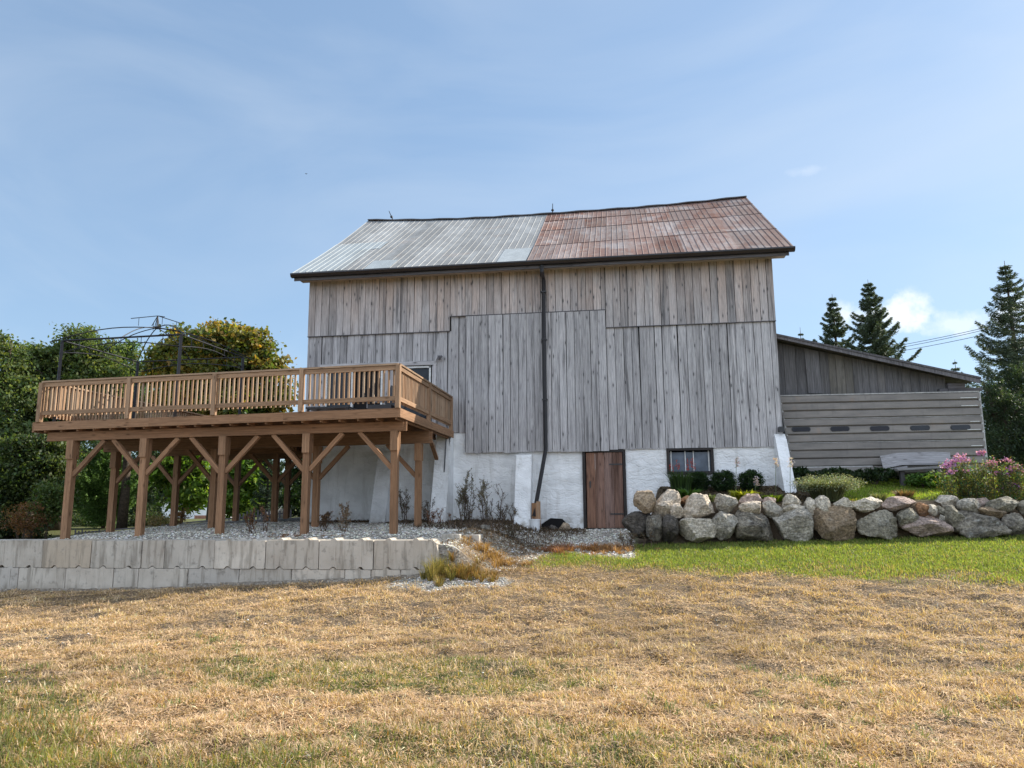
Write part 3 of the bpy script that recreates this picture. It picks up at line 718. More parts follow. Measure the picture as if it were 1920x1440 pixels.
for (px, py, lean) in ((735, 413, -.12), (1036, 400, .01)):
    q = onY(px, py, RY); m = MB(); t = Vector((q.x + lean, RY, q.z + .36))
    q = Vector((q.x + (.05 if lean < 0 else 0), RY, RZ - (.05 if lean < 0 else .2))); m.tube([q, q.lerp(t, .4), t], [.024, .018, .012], 6)
    c = q.lerp(t, .42)
    m.tube([c - Vector((0, 0, .05)), c - Vector((0, 0, .02)), c + Vector((0, 0, .02)), c + Vector((0, 0, .05))], [.015, .05, .05, .015], 8)
    m.build('lightning_rod', M['black'], barn)

# ------------------------------------------------------------------ lean-to and its panel
shed = thing('lean_to_shed', 'low grey board shed with sloping roof joined to the right end of the barn', 'shed', (6.5, 20.0, 2.0))
SY = 20.05
roofz = lambda x: 5.94 - (x - 4.1) * (5.94 - 4.70) / (8.78 - 4.1)
mb = MB(); x = 4.0
for i in range(40):
    w = random.uniform(.17, .22) if x > 5 else .3
    if x + w > 8.25: break
    mb.add([(x, SY, 2.2), (x + w - .008, SY, 2.2), (x + w - .008, SY + .03, 2.2), (x, SY + .03, 2.2), (x, SY, roofz(x) - .12), (x + w - .008, SY, roofz(x + w) - .12), (x + w - .008, SY + .03, roofz(x + w) - .12), (x, SY + .03, roofz(x) - .12)], BOXF,
           (random.random() * .8 - (.5 if x < 4.9 else 0), 1.0 if 5.2 < x < 5.9 else (.1 + random.random() * .25), random.random()))
    x += w
xe = x
mb.build('shed_siding', M['shed_boards'], shed)
mb = MB(); 
mb.add([(4.85, SY - .03, 4.42), (5.2, SY - .03, 4.4), (5.2, SY, 4.4), (4.85, SY, 4.42), (4.82, SY - .03, 5.62), (5.17, SY - .03, 5.52), (5.17, SY, 5.52), (4.82, SY, 5.62)], BOXF, (.6, .1, .5))
mb.build('loose_board', M['shed_boards'], shed)
mb = MB()
a0, a1 = (4.02, 5.965), (8.86, 4.66)
for (d, t, y0, y1) in ((0, .05, SY - .42, 26.0),):
    mb.prism([(a0[0], a0[1] - .0), (a1[0], a1[1] - .0), (a1[0], a1[1] - t), (a0[0], a0[1] - t)], y0, y1, 'y', (.1, 0, .2))
mb.build('shed_roof', M['siding_dark'], shed)
mb = MB(); mb.prism([(a0[0], a0[1] - .052), (a1[0] - .02, a1[1] - .052), (a1[0] - .02, a1[1] - .16), (a0[0], a0[1] - .12)], SY - .40, SY - .36, 'y', (.9, .0, .2)); mb.build('fascia_board', M['siding_dark'], shed)
mb = MB(); mb.box(8.2, 8.6, SY - .12, SY + .2, 4.33, 4.56, None, 0); mb.box(8.0, 9.0, SY - .1, SY - .02, 4.36, 4.44, None, 0); mb.box(8.25, 8.32, SY, SY + .1, 2.2, 4.6); mb.box(8.25, 8.32, SY + .1, 26, 2.2, 4.6)
mb.build('beam_end', M['siding_dark'], shed)
mb = MB(); mb.box(4.05, 8.2, SY + .06, SY + .1, 2.1, 4.6, (0, 0, 0)); mb.build('shed_shade_backing', M['dark_inside'], shed)  # near-black sheet stands in for shade behind the shed boards

pan = thing('trailer_side_panel', 'long ribbed metal livestock trailer side with five oval windows standing against the shed', 'trailer panel', (6.5, 19.75, 2.2))
PT = [onY(1462, 743, 19.75), onY(1835, 735, 19.75)]; PBt = [onY(1489, 892, 19.5), onY(1852, 886, 19.5)]
def panp(u, v, d=0.0):  # u across, v down
    a = PT[0].lerp(PT[1], u); b = PBt[0].lerp(PBt[1], u); p = a.lerp(b, v); return Vector((p.x, p.y - d, p.z))
mb = MB(); nr = 10
for k in range(nr):
    v0 = k / nr; v1 = (k + 1) / nr; r = random.random()
    prof = [(v0, .0), (v0 + .012, .032), (v1 - .018, .032), (v1 - .002, -.012), (v1, -.012)]
    vs = [panp(u, v, d) for (v, d) in prof for u in np.linspace(0, 1, 25)]
    fs = [(j * 25 + i, j * 25 + i + 1, (j + 1) * 25 + i + 1, (j + 1) * 25 + i) for j in range(len(prof) - 1) for i in range(24)]
    mb.add(vs, fs, (r, 0, r))
vs = [panp(0, 0, -.05), panp(1, 0, -.05), panp(1, 1, -.05), panp(0, 1, -.05)]; mb.add(vs, [(3, 2, 1, 0)])
mb.build('ribbed_sheet', M['panel'], pan, fix=False)
mb = MB()
for k in (3, 6): mb.bar(panp(0, k / nr, .016), panp(1, k / nr, .016), .02, .012)
mb.bar(panp(0, 9 / nr, .012), panp(.42, 9 / nr, .012), .03, .03)
mb.build('trim_strip', M['grey_trim'], pan)
mb = MB(); mb.bar(panp(0, 0, .0) + Vector((0, 0, .01)), panp(1, 0, 0) + Vector((0, 0, .01)), .06, .028); mb.bar(panp(0, 0, .0), panp(0, 1, 0), .05, .035); mb.bar(panp(1, 0, 0), panp(1, 1, 0), .05, .05); mb.build('edge_frame', M['grey_trim'], pan)
for i, px in enumerate((1502, 1575, 1649.5, 1725, 1801)):
    c = onY(px, 805 - (px - 1502) * .012, 19.6); W_, Hh = .215, .052; m = MB(); poly = []
    for k in range(20):
        a = 2 * math.pi * k / 20; ca, sa = math.cos(a), math.sin(a)
        poly.append((c.x + (W_ - Hh) * (1 if ca > 0 else -1) + Hh * ca, c.z + Hh * sa))
    yv = panp((px - 1462) / 375, .435).y
    ring = [(c.x + (p[0] - c.x) * 1.07, c.z + (p[1] - c.z) * 1.22) for p in poly]
    m.prism(ring, yv - .045, yv - .02, 'y', (.2, 0, .2)); fo = m.build('oval_window', M['black'], pan)
    m = MB(); m.prism(poly, yv - .052, yv - .046, 'y'); m.build('pane', M['tint'] if i < 3 else M['glass'], fo)
mb = MB()
for (k, u0, u1) in ((1, .905, .985), (2, .905, .985), (4, .94, .985), (5, .92, .985), (7, .93, .985)):
    a = panp(u0, k / nr - .028, .036); b = panp(u1, k / nr - .028, .036); mb.bar(a, b, .006, .016); 
mb.build('peeled_patch', M['white_trim'], pan)

bench = thing('plank_bench', 'low bench of old grey boards leaning in front of the ribbed trailer panel', 'bench', (7.2, 19.3, 2.15))
mb = MB()
P = lambda px, py, y: onY(px, py, y)
top = [P(1650, 855, 19.25), P(1681, 849, 19.27), P(1750, 847, 19.28), P(1781, 848.5, 19.28)]; bot = [P(1657, 879, 19.1), P(1690, 872, 19.1), P(1750, 871, 19.1), P(1784, 870, 19.1)]
vs = top + bot + [v + Vector((0, .04, 0)) for v in top + bot]
fs = [(0, 1, 5, 4), (1, 2, 6, 5), (2, 3, 7, 6), (8, 12, 13, 9), (9, 13, 14, 10), (10, 14, 15, 11), (0, 8, 9, 1), (1, 9, 10, 2), (2, 10, 11, 3), (4, 5, 13, 12), (5, 6, 14, 13), (6, 7, 15, 14), (0, 4, 12, 8), (3, 11, 15, 7)]
mb.add(vs, fs, (1, 0, .3), [(v[1], v[2], v[0]) for v in vs]); mb.build('backrest', M['lathe'], bench)
mb = MB(); mb.bar(P(1678, 881, 18.95), P(1778, 875, 18.95), .34, .05, (.5, 0, .3)); mb.bar(P(1668, 881, 19.1), P(1700, 876, 19.1), .12, .06); mb.build('seat', M['lathe'], bench)
for px in (1771, 1690):
    m = MB(); a = P(px, 878, 19.0); m.bar(a, Vector((a.x, a.y, H(a.x, a.y))), .1, .1, (.2, 0, .3)); m.build('leg', M['siding_dark'], bench)
mb = MB(); a = P(1754, 880, 18.98); mb.bar(a, a + Vector((.12, .1, -.35)), .05, .05); mb.build('brace', M['lathe'], bench)

# ------------------------------------------------------------------ deck
FZ = lambda x: 3.55 + (x + 4.41) * .0083
FYf = lambda x: 14.40 - (x + 4.41) * .0358
DXR, DXL, DYB = -4.41, -12.82, 21.6
deck = thing('raised_deck', 'raised cedar-brown timber deck on braced posts built against the left of the barn', 'deck', (-8.6, 17, 1.1))
mb = MB(); y = 14.42
while y < DYB:
    xr = DXR + .0 if y < WY - .12 else XL - .08
    x0 = DXL if y >= FYf(DXL) else DXR - (y - 14.40) / .0358
    if x0 < xr: mb.box(x0, xr, y, y + .134, FZ(-8.6) - .035 - 0.0, FZ(-8.6) + 0.0, (random.random(), random.random() * .4, random.random()), 0)
    y += .14
dk = mb.build('floor_boards', M['deck'], deck)
# follow the slight fall to the left
for v in dk.data.vertices: v.co.z += (v.co.x) * .0083
mb = MB(); R1, R0 = -.0, -.185
def rim(a, b, off=0): 
    mb.add([(a[0], a[1], FZ(a[0]) + R0 - .002), (b[0], b[1], FZ(b[0]) + R0 - .002), (b[0], b[1] + .038, FZ(b[0]) + R0 - .002), (a[0], a[1] + .038, FZ(a[0]) + R0 - .002),
            (a[0], a[1], FZ(a[0]) - .002), (b[0], b[1], FZ(b[0]) - .002), (b[0], b[1] + .038, FZ(b[0]) - .002), (a[0], a[1] + .038, FZ(a[0]) - .002)], BOXF, (random.random(), random.random() * .5, .5),
           [(q[1], q[2], q[0]) for q in [(a[0], 0, 0), (b[0], 0, 0), (b[0], .04, 0), (a[0], .04, 0), (a[0], 0, .2), (b[0], 0, .2), (b[0], .04, .2), (a[0], .04, .2)]])
xj = [DXL, -10.0, -6.9, DXR]
for k in range(3): rim((xj[k] + .002, FYf(xj[k]) - .04), (xj[k + 1], FYf(xj[k + 1]) - .04))
mb.build('front_rim_board', M['deck'], deck)
mb = MB(); mb.box(DXR, DXR + .04, FYf(DXR) - .04, 19.2, FZ(DXR) - .187, FZ(DXR) - .002, (.7, .3, .5), 1); mb.build('side_rim_board', M['deck'], deck)
mb = MB(); mb.box(DXL - .04, DXL, FYf(DXL) - .04, DYB, FZ(DXL) - .222, FZ(DXL) - .002, (.5, .3, .5), 1); mb.box(DXL, XL - .1, DYB, DYB + .04, FZ(DXL) - .2, FZ(DXL) - .0, (.5, .3, .5), 0); mb.build('rear_rim_board', M['deck'], deck)
for k in range(21):
    x = DXR - .04 - k * .405
    if x < DXL: break
    m = MB(); yb = 19.2 if x > XL - .1 else DYB
    m.box(x - .04, x, FYf(x) + .002, yb, FZ(x) - .225, FZ(x) - .037, None, 1); m.build('joist', M['deck'], deck)
def beam(x0, x1, y, z1, z0, ply=3):
    m = MB()
    for k in range(ply):
        e = (.0, .06, .03)[k % 3]
        vs = [(x0 - e, y + k * .042, z0[0]), (x1 + e, y + k * .042, z0[1]), (x1 + e, y + k * .042 + .038, z0[1]), (x0 - e, y + k * .042 + .038, z0[0]), (x0 - e, y + k * .042, z1[0]), (x1 + e, y + k * .042, z1[1]), (x1 + e, y + k * .042 + .038, z1[1]), (x0 - e, y + k * .042 + .038, z1[0])]
        m.add(vs, BOXF, (random.random() * .6, random.random() * .4, .5), [(v[1], v[2], v[0]) for v in vs])
    return m.build('beam', M['deck'], deck)
BZ = lambda x: FZ(x) - .228
beam(-12.55, -4.43, 14.78, (BZ(-12.5), BZ(-4.4)), (BZ(-12.5) - .19, BZ(-4.4) - .19))
beam(-12.72, -4.42, 16.85, (BZ(-12.5), BZ(-4.4)), (BZ(-12.5) - .28, BZ(-4.4) - .28))
beam(-12.7, -8.8, 19.15, (BZ(-12.5), BZ(-8.8)), (BZ(-12.5) - .24, BZ(-8.8) - .24)); beam(-12.7, -8.8, 21.3, (BZ(-12.5), BZ(-8.8)), (BZ(-12.5) - .24, BZ(-8.8) - .24))
def dpost(x, y, ztop, warm=.2, scab=True):
    m = MB(); g0 = H(x, y) - .1
    m.box(x - .07, x + .07, y - .005, y + .135, g0, ztop - (.0 if y > 15 else .0), (random.random(), warm, random.random()))
    o = m.build('support_post', M['deck'], deck)
    if scab:
        m = MB(); m.box(x - .078, x + .078, y - .045, y - .007, ztop - .40, ztop + .0, (random.random(), warm + .2, random.random())); m.build('post_plate', M['deck'], o)
        m = MB(); m.box(x - .078, x + .078, y + .137, y + .175, ztop - .40, ztop - .0, (random.random(), warm, random.random())); m.build('post_plate', M['deck'], o)
def brace(x, y, s, z, L=.74, w=.09):
    m = MB(); m.bar((x + s * .06, y + .065, z - L - .02), (x + s * (L + .03), y + .065, z - .0), .09, w, (random.random(), .2, random.random()), up=(0, 1, 0)); m.build('brace', M['deck'], deck)
row1 = [onY(px, py, 14.85).x for px, py in ((740, 880), (575, 880), (418, 880), (270, 880), (133, 880))]
for i, x in enumerate(row1):
    zt = BZ(x) - .192; dpost(x, 14.79, zt)
    for s in ((-1,) if i == 0 else (1,) if i == 4 else (-1, 1)): brace(x, 14.79, s, zt)
row2 = [onY(px, 900, 16.9).x for px in (784, 593, 401, 213)]
for i, x in enumerate(row2):
    zt = BZ(x) - .282; dpost(x, 16.86, zt)
    for s in ((-1,) if i == 0 else (1,) if i == 3 else (-1, 1)): brace(x, 16.86, s, zt)
m = MB(); m.bar((row2[0] + .05, 16.95, 3.0), (row2[0] + .3, 18.9, 2.35), .0381, .13, (.6, .3, .2)); 
for (px, y) in ((328, 19.2), (515, 19.2), (443, 21.3), (538, 21.3)):
    x = onY(px, 900, y).x; zt = BZ(x) - .242; dpost(x, y, zt, scab=False)
    for s in (-1, 1): brace(x, y, s, zt)
m = MB(); a = onY(812, 818, 17.4); b = onY(824, 868, 19.0); m.bar((-4.47, 16.95, 3.28), (-4.55, 18.1, 2.75), .09, .06, (.6, .3, .2)); m.build('brace', M['deck'], deck)
# railings
RH = .92
def railing(name, a, b, posts, inward, nb, stuffed=False, endpost=(True, True)):
    """a, b end points (x, y); posts at fractions; inward = direction to the deck"""
    a = Vector((*a, FZ(a[0]))); b = Vector((*b, FZ(b[0]))); d = (b - a); L = d.length; d.normalize(); inw = Vector((*inward, 0))
    rail = thing(name, None, None, a); rail.parent = deck; rail.location = a - deck.location
    m = MB(); m.bar(a + Vector((0, 0, RH - .02)) + inw * .03, b + Vector((0, 0, RH - .02)) + inw * .03, .14, .036, (random.random(), .5, .5))
    m.build('rail_cap', M['rail'], rail)
    m = MB(); m.bar(a + Vector((0, 0, RH - .09)) - inw * .0, b + Vector((0, 0, RH - .09)) - inw * .0, .038, .09, (random.random(), .1, .5)); m.build('top_rail', M['rail'], rail)
    m = MB(); m.bar(a + Vector((0, 0, .20)), b + Vector((0, 0, .20)), .038, .09, (random.random(), .1, .5)); m.build('bottom_rail', M['rail'], rail)
    for t in posts:
        p = a.lerp(b, t); m = MB(); m.box(p.x - .045, p.x + .045, p.y - .045 - (.022 if abs(inward[1]) else 0), p.y + .045, p.z - .0, p.z + RH - .04, (random.random(), .2, random.random())); m.build('railing_post', M['rail'], rail)
    n = int(L / .107); mm = MB() if stuffed else None
    for k in range(1, n):
        t = k / n
        if any(abs(t - q) * L < .075 for q in posts): continue
        p = a.lerp(b, t) + inw * .038; r = (random.random(), random.random(), random.random())
        if stuffed: mm.box(p.x - .018, p.x + .018, p.y - .018, p.y + .018, p.z + .12, p.z + RH - .05, r)
        else:
            m = MB(); m.box(p.x - .018, p.x + .018, p.y - .018, p.y + .018, p.z + .12, p.z + RH - .05, r); m.build('baluster', M['rail'], rail)
    if stuffed: o = mm.build('balusters', M['rail'], rail); o['kind'] = 'stuff'
    return rail
A = (DXR - .02, FYf(DXR) - .01); B = (DXL + .10, FYf(DXL + .1) - .01)
LX = A[0] - B[0]
fp = [0.0] + [(A[0] - onY(px, 740, 14.5).x) / LX for px in (567, 401, 237)] + [1.0]
railing('front_railing', A, B, fp, (0, 1), 0)
railing('side_railing', (DXR - .02, FYf(DXR) - .01), (DXR - .02, 19.14), [.51, .995], (-1, 0), 0)
railing('left_railing', B, (DXL + .10, DYB - .05), [.33, .66, 1.0], (1, 0), 0, stuffed=True)
railing('rear_railing', (DXL + .10, DYB - .05), (XL - .15, DYB - .05), [.5, 1.0], (0, -1), 0, stuffed=True)

# gazebo frame standing on the deck
gz_ = thing('gazebo_frame', 'bare black metal gazebo frame without canopy standing on the deck', 'gazebo', (-11.1, 16.2, FZ(-11.1)))
GX0, GX1, GY0, GY1 = -12.60, -9.66, 15.0, 17.55; GZt = 5.40
cor = [Vector((GX0, GY0, GZt - .01)), Vector((GX1, GY0, GZt + .02)), Vector((GX1 + .12, GY1, GZt)), Vector((GX0 + .12, GY1, GZt - .02))]
for c in cor:
    m = MB(); lean = Vector((-.02, 0, 0)); m.tube([Vector((c.x, c.y, FZ(c.x))) + lean, c], .042, 4)
    m.box(c.x - .09, c.x + .09, c.y - .09, c.y + .09, FZ(c.x), FZ(c.x) + .01); m.build('post', M['frame_black'], gz_)
hub = Vector((-11.12, 16.25, 5.93)); apex = hub + Vector((.0, 0, .30))
for i in range(4):
    a, b = cor[i], cor[(i + 1) % 4]; m = MB(); m.tube([a, b], .022 if i in (0,) else .016, 6)
    low = [a.lerp(b, t) - Vector((0, 0, .28 - .17 * math.sin(math.pi * t))) for t in np.linspace(0.02, .98, 9)]; m.tube(low, .012, 5)
    for t in (.15, .33, .5, .67, .85): p = a.lerp(b, t); m.tube([p, p - Vector((0, 0, .28 - .17 * math.sin(math.pi * t)))], .008, 4)
    m.build('side_beam', M['frame_black'], gz_)
def arc(a, b, sag, n=10): return [a.lerp(b, t) + Vector((0, 0, sag * math.sin(math.pi * t))) for t in np.linspace(0, 1, n)]
for i in range(4):
    a = cor[i]; out = (a - hub); out.z = 0; out.normalize(); m = MB(); m.tube(arc(a + out * .22 - Vector((0, 0, .05)), hub, .14), .013, 6); m.build('roof_rib', M['frame_black'], gz_)
    mid = cor[i].lerp(cor[(i + 1) % 4], .5); m = MB(); m.tube(arc(mid, hub, .10), .011, 6); m.build('roof_rib', M['frame_black'], gz_)
    m = MB(); p = hub.lerp(a, .30); p.z = apex.z - .14; m.tube([apex, p], .010, 5)
    q = apex.lerp(p, .7); m.tube([q, q - Vector((0, 0, .2))], .007, 4); m.tube([hub + out * .05, apex], .009, 5); m.build('cupola_arm', M['frame_black'], gz_)
m = MB(); m.box(hub.x - .07, hub.x + .07, hub.y - .07, hub.y + .07, hub.z - .02, hub.z + .02); m.build('hub', M['frame_black'], gz_)

# patio furniture seen between the balusters
ch = thing('patio_armchair', 'dark padded patio armchair by the open door on the deck', 'chair', (-5.75, 17.4, FZ(-5.7)))
z0 = FZ(-5.7)
m = MB(); m.box(-6.05, -5.45, 17.15, 17.7, z0 + .36, z0 + .48); m.build('seat_cushion', M['black'], ch)
m = MB(); m.bar((-5.45, 17.45, z0 + .46), (-5.32, 17.5, z0 + .92), .5, .12, up=(0, 1, 0)); m.tube([(-5.36, 17.2, z0 + .88), (-5.30, 17.4, z0 + .95), (-5.36, 17.7, z0 + .9)], .07, 8); m.build('backrest', M['black'], ch)
for (x, y) in ((-6.02, 17.18), (-5.48, 17.18), (-6.02, 17.66), (-5.48, 17.66)):
    m = MB(); m.tube([(x, y, z0), (x, y, z0 + .37)], .018, 6); m.build('leg', M['brown_metal'], ch)
for y in (17.15, 17.7):
    m = MB(); m.tube([(-6.05, y, z0 + .4), (-6.05, y, z0 + .62), (-5.4, y, z0 + .64)], .018, 6); m.build('armrest', M['lathe'], ch)
tb = thing('patio_table', 'low dark patio table on the deck beside the armchair', 'table', (-7.0, 17.5, z0))
m = MB(); m.box(-7.6, -6.5, 17.1, 17.8, z0 + .42, z0 + .46); m.build('table_top', M['black'], tb)
for (x, y) in ((-7.55, 17.15), (-6.55, 17.15), (-7.55, 17.75), (-6.55, 17.75)):
    m = MB(); m.box(x - .025, x + .025, y - .025, y + .025, z0, z0 + .42); m.build('leg', M['brown_metal'], tb)

# ------------------------------------------------------------------ block wall
def block(x0, x1, z0, z1, y0, y1, beige, grey, label, notch=True, ridge=False, slope=0, rough_top=False):
    n = .03; w = x1 - x0; pts = [(x0 + n, z0), (x0, z0 + n)]
    bot = []
    cs = [x0 + w * .27, x0 + w * .77] if w > .7 else [x0 + w * .5]
    poly = [(x0 + .008, z0 + .015), (x0 + .008, z1 - .012), (x0 + .02, z1)]
    if ridge:
        for c in cs: poly += [(c - .06, z1), (c - .02, z1 + .036), (c + .02, z1 + .036), (c + .06, z1)]
    poly += [(x1 - .02, z1), (x1 - .008, z1 - .012), (x1 - .008, z0 + .015), (x1 - .02, z0)]
    if notch:
        for c in reversed(cs): poly += [(c + .07, z0), (c + .02, z0 + .045), (c - .02, z0 + .045), (c - .07, z0)]
    poly += [(x0 + .02, z0)]
    m = MB(); m.prism(poly, y0, y1, 'y', (random.random(), beige, grey))
    for c in cs:   # shallow casting seam
        m.box(c + .02, c + .028, y0 - .002, y0 + .01, z0 + .07, z1 - .02, (.5, beige, grey))
    import bmesh
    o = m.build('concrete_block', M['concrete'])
    bm = bmesh.new(); bm.from_mesh(o.data)
    for f in bm.faces:
        pass
    bm.to_mesh(o.data); bm.free()
    return tag(o, label, 'concrete block', 'blocks of the retaining wall')
BWY = 13.3
up = [-222, -122, -22, 80, 171, 265, 308, 402, 498, 598, 700, 803]; lo = [-235, -137, -40, 33, 122, 212, 259, 351, 447, 546, 646, 695, 750, 800]
ordn = ['first', 'second', 'third', 'fourth', 'fifth', 'sixth', 'seventh', 'eighth', 'ninth', 'tenth', 'eleventh', 'twelfth', 'thirteenth']
ub_ = [(.2, 0), (.1, .1), (.1, 0), (.75, 0), (.1, 0), (.3, .2), (0, .1), (0, 0), (.2, .1), (.15, .1), (.35, .2)]
ud = ['grey block outside the left photo edge', 'pale block outside the left photo edge', 'pale grey block cut by the left edge of the photo', 'beige stained block', 'large clean pale grey block', 'narrow half block with a broken corner', 'plain grey block', 'light blue-grey block', 'smooth grey block under the third deck post', 'warm grey block', 'mossy corner block at the end of the wall']
BTOP = .985
for i in range(len(up) - 1):
    x0, x1 = onY(up[i], 1040, BWY).x, onY(up[i + 1], 1040, BWY).x
    block(x0, x1, .47, BTOP + random.uniform(-.008, .008), BWY + random.uniform(-.012, .012), BWY + .55, ub_[i][0], ub_[i][1], '%s, %s from the right in the top course' % (ud[i].replace(' by the left edge of the photo', ' by the photo edge').replace(' at the end of the wall', ''), ordn[len(up) - 2 - i]), True, i >= 7)
lb = [(.1, .2), (.2, .0), (.1, .5), (.1, .0), (.2, .1), (.1, .1), (.05, 0), (0, .5), (.1, .2), (.15, .1), (.1, .2), (.3, .1), (.2, .2)]
for i in range(len(lo) - 1):
    x0, x1 = onY(lo[i], 1090, BWY).x, onY(lo[i + 1], 1090, BWY).x
    block(x0, x1, -.09, .462, BWY + random.uniform(-.01, .012), BWY + .55, lb[i][0], lb[i][1], '%s block, %s from the right in the bottom course' % (('dark grey' if lb[i][1] > .3 else 'grey' if lb[i][0] < .2 else 'beige grey'), ordn[len(lo) - 2 - i]), False, True)
# return of the wall towards the barn
c = block(-3.50, -3.24, .35, 1.02, 13.32, 13.9, .2, 0, 'broken white-topped corner block at the right end of the top course', False)
# roughen the corner block
import bmesh
bm = bmesh.new(); bm.from_mesh(c.data); bmesh.ops.triangulate(bm, faces=bm.faces); bmesh.ops.subdivide_edges(bm, edges=bm.edges, cuts=3, use_grid_fill=True)
for v in bm.verts:
    k = 0
    v.co += Vector((random.uniform(-.02, .01), random.uniform(-.02, .02), random.uniform(-.03, .0))) * 1.0 - Vector((.9, 0, .9)) * max(0, (v.co.x + 3.42)) * max(0, v.co.z - .5)
bm.to_mesh(c.data); bm.free()
block(-3.52, -3.14, .55, 1.05, 14.4, 14.8, .0, 0, 'pale low block half buried in gravel behind the wall corner', False)
block(-3.12, -2.80, .6, 1.03, 14.6, 15.0, .1, .3, 'small grey block half buried beside the pale low block', False)

# ------------------------------------------------------------------ boulders
def boulder(px0, px1, py0, py1, Y, kind, label, seed, flat=0.3, depth=.8, cuts=9):
    c = onY((px0 + px1) / 2, (py0 + py1) / 2, Y); a = onY(px0, (py0 + py1) / 2, Y); b = onY((px0 + px1) / 2, py0, Y)
    rx = abs(c.x - a.x) * 1.0; rz = abs(b.z - c.z) * 1.03; ry = max(rx, rz) * depth
    r = random.Random(seed); bm = bmesh.new(); bmesh.ops.create_icosphere(bm, subdivisions=5, radius=1.0)
    P_ = np.array([v.co[:] for v in bm.verts])
    # squarish start, then planar breaks
    P_ = np.sign(P_) * np.abs(P_) ** .82
    P_ /= np.abs(P_).max(0)
    for k in range(cuts + 3):
        n = np.array([r.gauss(0, 1), r.gauss(0, 1) - .4, r.gauss(0, 1)]); n /= np.linalg.norm(n); d = r.uniform(.58, .88)
        t = P_ @ n - d; P_ = P_ - np.outer(np.maximum(t, 0) * .98, n)
    lo_, hi_ = P_.min(0), P_.max(0); P_ = (P_ - (lo_ + hi_) / 2) / ((hi_ - lo_) / 2)
    s = seed * 3.7
    n1 = fbm(P_[:, 0] * 1.6 + s, P_[:, 2] * 1.6 + P_[:, 1], 50, 4) - .5; n2 = fbm(P_[:, 0] * 6 + s, P_[:, 2] * 6 + P_[:, 1] * 5, 60, 3) - .5
    n3 = fbm(P_[:, 0] * 15 + s, P_[:, 2] * 15 + P_[:, 1] * 13, 70, 2) - .5
    P_ *= (1 + n1 * .24 + n2 * .15 + n3 * .06)[:, None]
    P_ *= np.array([rx, ry, rz])
    rot = r.uniform(-.12, .12)
    for v, p in zip(bm.verts, P_): v.co = (p[0], p[1], p[2])
    me = bpy.data.meshes.new('boulder'); bm.to_mesh(me); bm.free(); me.materials.append(ROCK[kind])
    me.polygons.foreach_set('use_smooth', [True] * len(me.polygons))
    o = bpy.data.objects.new('boulder', me); o.location = (c.x, Y + ry * .55, c.z); o.rotation_euler = (0, rot * .3, r.uniform(-.3, .3)); C.objects.link(o)
    return tag(o, label, 'boulder', 'boulders of the terrace wall')
LO, UPY, BK = 16.4, 16.6, 16.9
